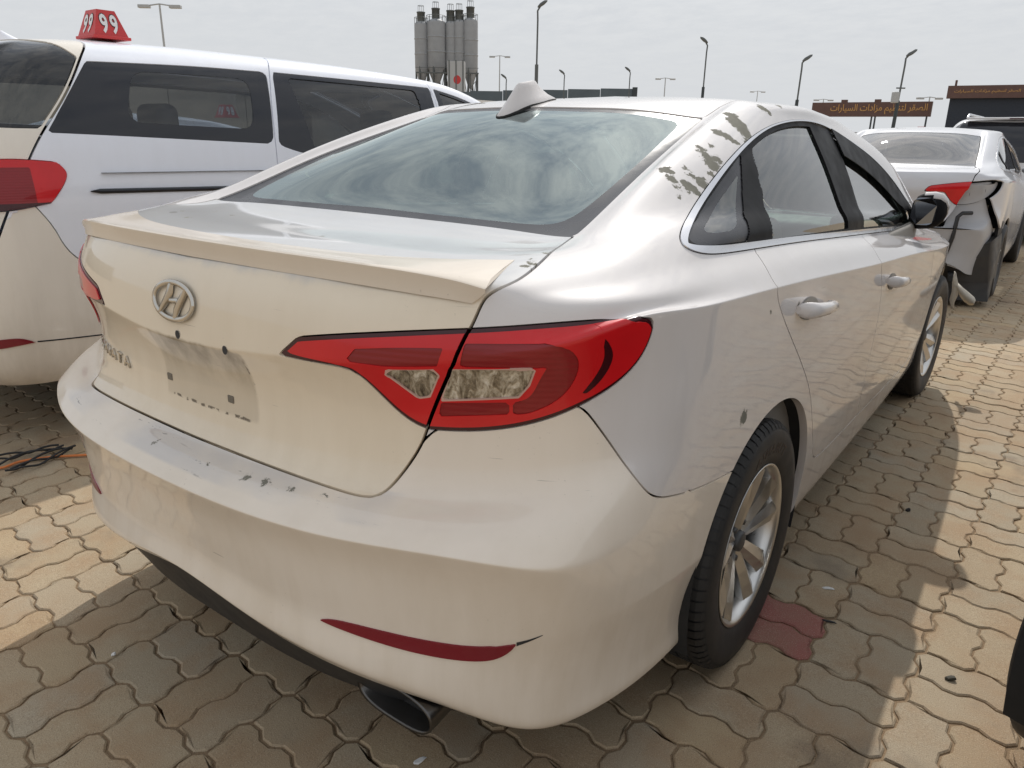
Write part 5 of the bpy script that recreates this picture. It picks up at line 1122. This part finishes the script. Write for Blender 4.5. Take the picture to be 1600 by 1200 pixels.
AR='\uFE8D\uFEDF\uFEBC\uFED8\uFEAE \uFEDF\uFE98\uFEE8\uFEC8\uFEF4\uFEE2 \uFEE3\uFEB0\uFE8D\uFEA9\uFE8D\uFE95 \uFE8D\uFEDF\uFEB4\uFEF4\uFE8E\uFEAD\uFE8D\uFE95'[::-1]
def board_text(root,A,B,z0,z1,off,width,u0):
    A=Vector(A); B=Vector(B); ex=(B-A); ex.z=0; ex.normalize(); n=Vector((ex.y,-ex.x,0)); n=n if n.dot(Vector((1.4,-1.8,0))-A)>0 else -n
    cu=bpy.data.curves.new('n','FONT'); cu.body=AR; cu.size=1; cu.offset=.012; cu.resolution_u=2; ob=bpy.data.objects.new('n_tmp',cu); COL.objects.link(ob); dg=bpy.context.evaluated_depsgraph_get(); me=bpy.data.meshes.new_from_object(ob.evaluated_get(dg)); bpy.data.objects.remove(ob,do_unlink=True)
    xs=[v.co.x for v in me.vertices]; ys=[v.co.y for v in me.vertices]; w=max(xs)-min(xs); h=max(ys)-min(ys); sz=(z1-z0)*.74/h; sx=width/w
    for v in me.vertices:
        c=v.co.copy(); v.co=A+ex*(u0+(c.x-min(xs))*sx)+n*off; v.co.z=z0+(z1-z0)*.13+(c.y-min(ys))*sz
    return link('sign_lettering',me,M_gold,root)
def slab(root,name,A,B,z0,z1,t,mat,cols=0):
    A=Vector((A[0],A[1],0)); B=Vector((B[0],B[1],0)); ex=(B-A).normalized(); n=Vector((ex.y,-ex.x,0)); m=MB()
    q=[A-n*t,B-n*t,B+n*t,A+n*t]; m.add([(p.x,p.y,z0) for p in q]+[(p.x,p.y,z1) for p in q],[(0,3,2,1),(4,5,6,7),(0,1,5,4),(1,2,6,5),(2,3,7,6),(3,0,4,7)]); o=m.build(name,mat,root)
    return o
def build_bg():
    D=('narrow grey cement silo at the left end of the cluster','widest grey cement silo, second from the left','grey cement silo behind the white housing, third from left','grey cement silo fourth from the left','tall grey cement silo at the right end of the cluster')
    for (x,y,z0,z1,r,sh),lb in zip(((-134.73,144.70,16.37,26.27,1.65,2.6),(-132.11,147.09,16.89,26.79,2.34,3.0),(-129.45,149.44,16.82,26.60,1.39,2.8),(-127.87,150.79,16.86,26.93,1.47,2.6),(-125.79,152.53,16.33,27.27,1.82,3.0)),D):
        silo('cement_silo',x,y,z0,z1,r,lb,(z0+3.4,z0+6.8),sh)
    h=empty('batching_housing',(-121.9,142.7,0),CAMYAW,'pale plant housing with a red disc in front of the silos','plant housing'); MB().box(-2.0,2.0,-1.5,1.5,3,17.4,.05).build('housing_wall',M_pale,h)
    MB().add([(.25+.85*math.cos(t),-1.53,13.4+.95*math.sin(t)) for t in np.linspace(0,2*math.pi,24,endpoint=False)],[tuple(range(24))]).build('red_disc',M_signred,h)
    for x in (-1.6,0,1.6): MB().box(x-.12,x+.12,-1.6,-1.45,0,17.6).build('housing_post',M_post,h)
    c=empty('silo_catwalk',(-126.5,146.8,0),CAMYAW,'steel catwalk and stair tower right of the silos','catwalk')
    for x in (4.2,6.0): MB().tube([(x,0,0),(x,0,15.5)],.13,6).build('leg',M_post,c)
    for k in range(6): MB().tube([(4.2 if k%2 else 6.0,0,2.2*k+1),(6.0 if k%2 else 4.2,0,2.2*k+3.2)],.07,5).build('brace',M_post,c)
    MB().box(-9,6.2,-.4,.4,15.2,15.5).build('walkway',M_post,c); MB().tube([(-9,-.4,16.5),(6.2,-.4,16.5)],.06,5).build('handrail',M_post,c)
    lamp_double(-47.77,27.0,8.85,'twin headed lamp post above the people carrier roof'); lamp_double(-62.4,81.58,11.0,'twin headed lamp post right of the silos'); lamp_double(-47.32,99.04,9.0,'distant twin headed lamp post above the middle of the roof'); lamp_double(-48.79,139.55,9.4,'tiny twin headed lamp post far off above the roof'); lamp_double(-30.26,113.95,6.7,'low twin headed lamp post left of the lettered board'); lamp_double(-13.54,92.02,5.75,'twin headed lamp post over the right end of the lettered board')
    lamp_arm(-25.99,37.61,8.6,'tall straight lamp post rising behind the shark fin aerial',1,0,M_post,scale=1.15)
    lamp_arm(-39.46,52.54,6.05,'short curved lamp post left of the shark fin aerial',-1); lamp_arm(-35.46,55.33,6.45,'short curved lamp post in front of the grey wall',-1); lamp_arm(-30.77,58.1,6.7,'short curved lamp post at the right end of the grey wall',-1)
    lamp_arm(-18.67,45.08,7.0,'lamp post with a thick lower pole right of the grey wall',-1,.004); lamp_arm(-11.76,41.23,5.4,'dark lamp post left of the lettered board',1,.02); lamp_arm(-5.42,33.55,4.7,'leaning dark lamp post with camera box before the lettered board',1,.03,box=True,scale=.8)
    w=empty('screen_wall',(0,0,0),0,'long grey blue screen wall beneath the lamp posts','wall'); A=(-75.0,44.6); B=(-37.01,70.64); n_=14
    for k in range(n_):
        a=tuple(A[i]+(B[i]-A[i])*k/n_ for i in (0,1)); b=tuple(A[i]+(B[i]-A[i])*(k+.985)/n_ for i in (0,1)); slab(w,'wall_panel',a,b,0,4.6+1.4*(k+.5)/n_,.08,M_wall)
    slab(w,'end_post',(-37.1,70.6),(-36.7,70.86),0,6.1,.2,M_postdark)
    s=empty('lettered_board',(0,0,0),0,'long brown gantry board with gold lettering on the horizon','sign'); slab(s,'board',(-21.07,77.06),(-10.87,77.25),3.45,4.72,.25,M_brown); board_text(s,(-21.07,77.06,0),(-10.87,77.25,0),3.5,4.7,.28,8.2,1.7)
    for x in (-20.3,-15.75,-15.45,-11.2): slab(s,'support_post',(x,77.1),(x+.12,77.1),0,3.45,.1,M_postdark)
    for x in (-18.5,-15.6): slab(s,'top_box',(x,77.1),(x+.5,77.1),4.72,4.95,.2,M_brown)
    b=empty('brown_building',(0,0,0),0,'brown clad hall with small gold lettering and navy wall at right','building'); slab(b,'cladding',(-9.33,73.44),(2.5,74.66),4.78,5.75,.4,M_brown); slab(b,'wall',(-9.1,73.8),(2.5,75.0),0,4.78,.35,M_navy); board_text(b,(-9.33,73.44,0),(2.5,74.66,0),5.05,5.5,.43,4.6,.5)
    slab(b,'roof_post',(-8.9,73.6),(-8.75,73.6),5.75,6.2,.08,M_brown)
    f=empty('boundary_fence',(0,0,0),0,'low pale fence glimpsed behind the parked cars ahead','fence')
    for k in range(40): slab(f,'fence_panel',(-42+1.45*k,60+.2*k),(-40.58+1.45*k,60.2+.2*k),0,2.0+.12*math.sin(k*2.3),.05,M_pale if k%3 else M_post)
    p=empty('perimeter_wall',(0,0,0),0,'pale beige wall seen through the people carrier windows','wall')
    for k in range(14): slab(p,'wall_panel',(-24,-8+3*k),(-24,-5.05+3*k),0,2.9,.08,M_beige); 
    slab(p,'wall_coping',(-24,-8),(-24,34),2.9,3.0,.12,M_white)
M_beige=simple('beige_wall',(.42,.37,.29),.8,vary=.1,scale=.8)
build_bg()
# ---------------------------------------------------------------- small things on the ground
M_orange=simple('orange_cord',(.62,.19,.05),.6); M_rag=simple('torn_plastic',(.62,.57,.48),.6)
def small_things():
    c=MB().tube(catmull([(-3.2,-1.15,.008),(-2.6,-.98,.008),(-2.2,-.86,.009),(-1.95,-.76,.010),(-1.95,-.685,.012),(-1.91,-.60,.012),(-1.845,-.515,.010),(-1.70,-.36,.009),(-1.3,.05,.009),(-1.1,.5,.009)],6),.0055,8).build('orange_cord',M_orange); tag(c,'orange cord lying on the paving beside the bumper corner','cord')
    b=empty('cable_bundle',(-1.93,-.63,0),0,'knotted bundle of black cable on the orange cord','cable')
    for k in range(6):
        ph=k*1.1; pts=[(.05*math.sin(ph)+.035*math.sin(3*t+ph)-.012*k+.03, -.13+.26*t+.02*math.cos(5*t+ph), .012+.022*abs(math.sin(4*t+ph))) for t in np.linspace(0,1,12)]
        MB().tube(catmull(pts,3),.0045,6).build('cable_loop',M_black,b)
    def chip(name,x,y,L,W,h,rz,mat,label,cat='debris',n=9):
        o=MB(); r=random.Random(name+label); pl=[(L*math.cos(t)*r.uniform(.7,1.1),W*math.sin(t)*r.uniform(.7,1.1)) for t in np.linspace(0,2*math.pi,n,endpoint=False)]
        rings=[[(a*s,b*s,z+ (.3*h*math.sin(3*a/L))) for a,b in pl] for s,z in ((.9,.001),(1,h*.5),(.75,h))]; m=o.loft(rings,smooth=False).build(name,mat); m.location=(x,y,.001); m.rotation_euler=(0,0,rz); tag(m,label,cat)
    chip('paint_flake',1.016,.477,.021,.008,.004,.3,M_white,'curled white flake on the paving right of the rear wheel')
    chip('dark_stick',1.068,.298,.022,.0035,.005,.15,M_black,'short black stick beside the red pavers')
    chip('dry_leaf',1.39,.239,.018,.009,.008,.4,M_leaf,'dark curled leaf on the sunlit paving','leaf')
    chip('pale_petal',.468,-.817,.018,.009,.003,1.2,M_white,'pale chip at the bottom edge below the exhaust')
    chip('white_pebble',-.432,-1.055,.008,.007,.008,.2,M_white,'tiny white pebble in a joint at lower left','pebble')
    chip('dark_pebble',1.118,1.215,.012,.010,.010,.2,M_black,'small dark pebble in the saloon shadow','pebble')
    chip('brown_leaf',1.18,6.9,.05,.02,.02,.2,M_leaf,'dark scrap on the paving right of the silver saloon','debris')
M_leaf=simple('dry_leaf',(.05,.045,.03),.8)
small_things()
def torn_trim():
    sed=bpy.data.objects['white_sedan']
    prof=[((.905,3.26,.57),(.925,3.27,.545)),((.935,3.25,.575),(.945,3.27,.53)),((.965,3.23,.555),(.962,3.25,.50)),((1.0,3.21,.535),(.99,3.23,.475)),((1.035,3.20,.510),(1.02,3.21,.462)),((1.045,3.19,.495),(1.04,3.20,.468))]
    m=MB().loft([[tuple(a),tuple((np.array(a)+np.array(b))/2+np.array([0,-.022,.0])),tuple(b)] for a,b in prof],closed=False,caps=False); o=m.build('torn_bumper_flap',M_rag,sed); o.modifiers.new('t','SOLIDIFY').thickness=.004
    m=MB().loft([[(x+.004*math.sin(z*60),y,z),(x+w,y-.006,z-.01)] for x,y,z,w in ((.905,3.25,.64,.012),(.908,3.25,.58,.03),(.915,3.25,.52,.035),(.910,3.25,.47,.028),(.918,3.25,.44,.022),(.925,3.25,.425,.004))],closed=False,caps=False); o=m.build('torn_bumper_strip',M_rag,sed); o.modifiers.new('t','SOLIDIFY').thickness=.004
torn_trim()
# ---------------------------------------------------------------- paved ground: zig-zag blocks laid in pairs, basket-weave
PB=.243; PT=math.atan(.029); PO=np.array([1.066,.325]); PEX=np.array([math.cos(PT),-math.sin(PT)]); PEY=np.array([math.sin(PT),math.cos(PT)])
def paver_mat(name,attr,pink=False):
    t=NT(name)
    if attr: a=t.n('ShaderNodeAttribute'); a.attribute_name='tone'; r=a.outputs['Fac']
    else: a=t.n('ShaderNodeObjectInfo'); r=a.outputs['Random']
    geo=t.n('ShaderNodeNewGeometry'); P=geo.outputs['Position']
    if pink: base=t.mix(r,(.30,.105,.088),(.34,.13,.11))
    else: base=t.ramp(r,[(0,(.37,.29,.19)),(.3,(.42,.335,.225)),(.55,(.375,.315,.23)),(.8,(.43,.325,.20)),(1,(.35,.29,.205))])
    blot=t.noise(5.5,6,.6,src=P); base=t.mix(t.math('MULTIPLY',t.rng(blot,.40,.68),.7),base,(.36,.24,.14) if not pink else (.30,.16,.12))
    dust=t.noise(.9,5,.6,src=P); base=t.mix(t.math('MULTIPLY',t.rng(dust,.45,.68),.6),base,(.33,.225,.135))
    gr=t.noise(420,2,.6,src=P); g2=t.noise(190,3,.6,src=P)
    v=t.n('ShaderNodeTexVoronoi'); v.inputs['Scale'].default_value=260; t.l(P,v.inputs['Vector'])
    base=t.mix(t.math('MULTIPLY',t.rng(gr,.56,.66),.55),base,(.15,.115,.08)); base=t.mix(t.math('MULTIPLY',t.rng(gr,.42,.34),.45),base,(.60,.52,.41))
    base=t.mix(t.math('MULTIPLY',t.rng(g2,.60,.70),.45),base,(.17,.13,.10))
    st=t.noise(2.3,5,.65,src=P); base=t.mix(t.math('MULTIPLY',t.rng(st,.55,.72),.45),base,(.13,.105,.085))
    h=t.math('ADD',t.math('MULTIPLY',gr,.5),t.math('MULTIPLY',g2,.8))
    t.bsdf(**{'Base Color':base,'Roughness':.9,'Specular IOR Level':.25,'Normal':t.bump(h,.55,.0022)}); return t.m
M_paver=paver_mat('paver',False); M_paverstuff=paver_mat('paver_field',True); M_pinkpaver=paver_mat('red_paver',False,True)
def sand_mat():
    t=NT('joint_sand'); P=t.n('ShaderNodeNewGeometry').outputs['Position']
    c=t.mix(t.noise(9,6,.6,src=P),(.20,.135,.080),(.34,.25,.16)); c=t.mix(t.math('MULTIPLY',t.rng(t.noise(3,5,.6,src=P),.55,.7),.5),c,(.12,.095,.07)); c=t.mix(t.rng(t.noise(300,2,src=P),.55,.7),c,(.14,.10,.065))
    t.bsdf(**{'Base Color':c,'Roughness':.95,'Specular IOR Level':.1,'Normal':t.bump(t.noise(250,3,src=P),.6,.003)}); return t.m
def far_mat():
    t=NT('far_paving'); P=t.n('ShaderNodeNewGeometry').outputs['Position']
    c=t.mix(t.noise(.35,6,.6,src=P),(.36,.29,.21),(.44,.365,.275)); c=t.mix(t.math('MULTIPLY',t.rng(t.noise(8,4,src=P),.5,.7),.4),c,(.26,.19,.12))
    t.bsdf(**{'Base Color':c,'Roughness':.95,'Specular IOR Level':.1}); return t.m
def wave(t):
    t=t%1.0; return .0085*np.interp(t,[0,.11,.39,.61,.89,1.0],[0,1,1,-1,-1,0])
def paver_outline(L,W):
    H=PB/2; ts=[.11,.39,.61,.89]; out=[]
    xs=[(k+t)*H for k in range(int(round(L/H))) for t in ts]; ys=[(k+t)*H for k in range(int(round(W/H))) for t in ts]
    w=lambda s: float(wave(s/H))
    out+=[(x,w(x)) for x in xs]; out+=[(L+w(y),y) for y in ys]; out+=[(x,W+w(x)) for x in xs[::-1]]; out+=[(w(y),y) for y in ys[::-1]]
    return out
def paver_geo(L,W,gap=.0030,ch=.0042):
    if W>L:
        V,F=paver_geo(W,L,gap,ch); return V[:,[1,0,2]],[tuple(reversed(f)) for f in F]
    o=np.array(paver_outline(L,W)); n=len(o); nx=int(round(L/(PB/2)))*4; ny=int(round(W/(PB/2)))*4
    e=np.roll(o,-1,0)-np.roll(o,1,0); nn=np.stack([-e[:,1],e[:,0]],1); nn/=np.linalg.norm(nn,axis=1,keepdims=True)
    a=o+nn*gap; b=o+nn*(gap+ch)
    V=np.concatenate([np.c_[b,np.zeros(n)],np.c_[a,np.full(n,-.0035)],np.c_[a,np.full(n,-.014)]])
    top=lambda k: 2*nx+ny-1-k
    F=[(k,k+1,top(k+1),top(k)) for k in range(nx-1)]+[tuple([nx-1]+list(range(nx,nx+ny))+[nx+ny])]+[tuple([top(0)]+list(range(2*nx+ny,n))+[0])]
    F+=[(n+i,n+(i+1)%n,(i+1)%n,i) for i in range(n)]+[(2*n+i,2*n+(i+1)%n,n+(i+1)%n,n+i) for i in range(n)]
    return V-np.array([L/2,W/2,0]),F
def build_ground():
    ground=MB().add([(-1500,-1500,-.0058),(1500,-1500,-.0058),(1500,1500,-.0058),(-1500,1500,-.0058)],[(0,1,2,3)]).build('ground',sand_mat()); tag(ground,kind='structure')
    VX,FX=paver_geo(PB,PB/2); VY,FY=paver_geo(PB/2,PB)
    meX=bpy.data.meshes.new('paver'); meX.from_pydata(VX.tolist(),[],FX); meY=bpy.data.meshes.new('paver'); meY.from_pydata(VY.tolist(),[],FY)
    pX=meX.copy(); pY=meY.copy()
    for m in (meX,meY): m.materials.append(M_paver)
    for m in (pX,pY): m.materials.append(M_pinkpaver)
    spots=[]
    for i in range(-24,15):
        for j in range(-12,41):
            alongx=(i+j)%2==0
            # block (-1,-1) is the red pair, laid along x
            for k in (0,1):
                c=np.array([(i+.5)*PB,(j+.25+.5*k)*PB]) if alongx else np.array([(i+.25+.5*k)*PB,(j+.5)*PB])
                w=PO+PEX*c[0]+PEY*c[1]; spots.append((w[0],w[1],alongx,(i,j) in ((-1,-1),(-9,-4))))
    camp=cam_ob.matrix_world.translation; Mi=cam_ob.matrix_world.inverted(); bpy.context.view_layer.update(); dg=bpy.context.evaluated_depsgraph_get(); scored=[]
    for k,(x,y,ax,pk) in enumerate(spots):
        q=Mi@Vector((x,y,0)); 
        if q.z>-.3: continue
        u=q.x/-q.z/(.5*36/cam.lens); v=q.y/-q.z/(.375*36/cam.lens)
        if abs(u)>1.1 or abs(v)>1.12: continue
        d=Vector((x,y,.004))-camp; hit=SC.ray_cast(dg,camp,d.normalized(),distance=d.length-.02)[0]
        if hit: continue
        scored.append((abs(d.z)/d.length**3,k))
    scored.sort(reverse=True); solo={k for _,k in scored[:300]}|{k for k,s in enumerate(spots) if s[3]}
    V=[];F=[];tone=[];b=0; ang=-PT
    ca,sa=math.cos(ang),math.sin(ang); R=np.array([[ca,-sa,0],[sa,ca,0],[0,0,1]])
    for k,(x,y,ax,pk) in enumerate(spots):
        tilt=RNG.normal(0,.006,2); dz=RNG.normal(0,.0009); tn=RNG.uniform()
        if k in solo:
            o=bpy.data.objects.new('paver',(pX if ax else pY) if pk else (meX if ax else meY)); COL.objects.link(o); o.parent=ground
            o.location=(x,y,dz); o.rotation_euler=(tilt[0],tilt[1],ang+RNG.normal(0,.004))
        else:
            v=(VX if ax else VY); f=(FX if ax else FY); z=v[:,0]*-tilt[1]+v[:,1]*tilt[0]
            vv=(v+np.c_[np.zeros((len(v),2)),z])@R.T+np.array([x,y,dz]); V.append(vv); F+= [tuple(b+i for i in q) for q in f]; tone+= [tn]*len(v); b+=len(v)
    me=bpy.data.meshes.new('paver_field'); me.from_pydata(np.concatenate(V).tolist(),[],F); a=me.attributes.new('tone','FLOAT','POINT'); a.data.foreach_set('value',tone)
    o=link('paver_field',me,M_paverstuff,ground); o['kind']='stuff'
    # beyond the laid blocks the paving goes on, too far off to tell the blocks apart
    x0,x1,y0,y1=-24*PB,15*PB,-12*PB,41*PB; fm=MB()
    def q(cx,cy): w=PO+PEX*cx+PEY*cy; return (w[0],w[1],-.002)
    B=1400; c=[q(x0,y0),q(x1,y0),q(x1,y1),q(x0,y1)]; o_=[(-B,-B,-.002),(B,-B,-.002),(B,B,-.002),(-B,B,-.002)]
    fm.add(c+o_,[(4,5,1,0),(5,6,2,1),(6,7,3,2),(7,4,0,3)]); tag(fm.build('far_paving',far_mat()),kind='structure')
build_ground()
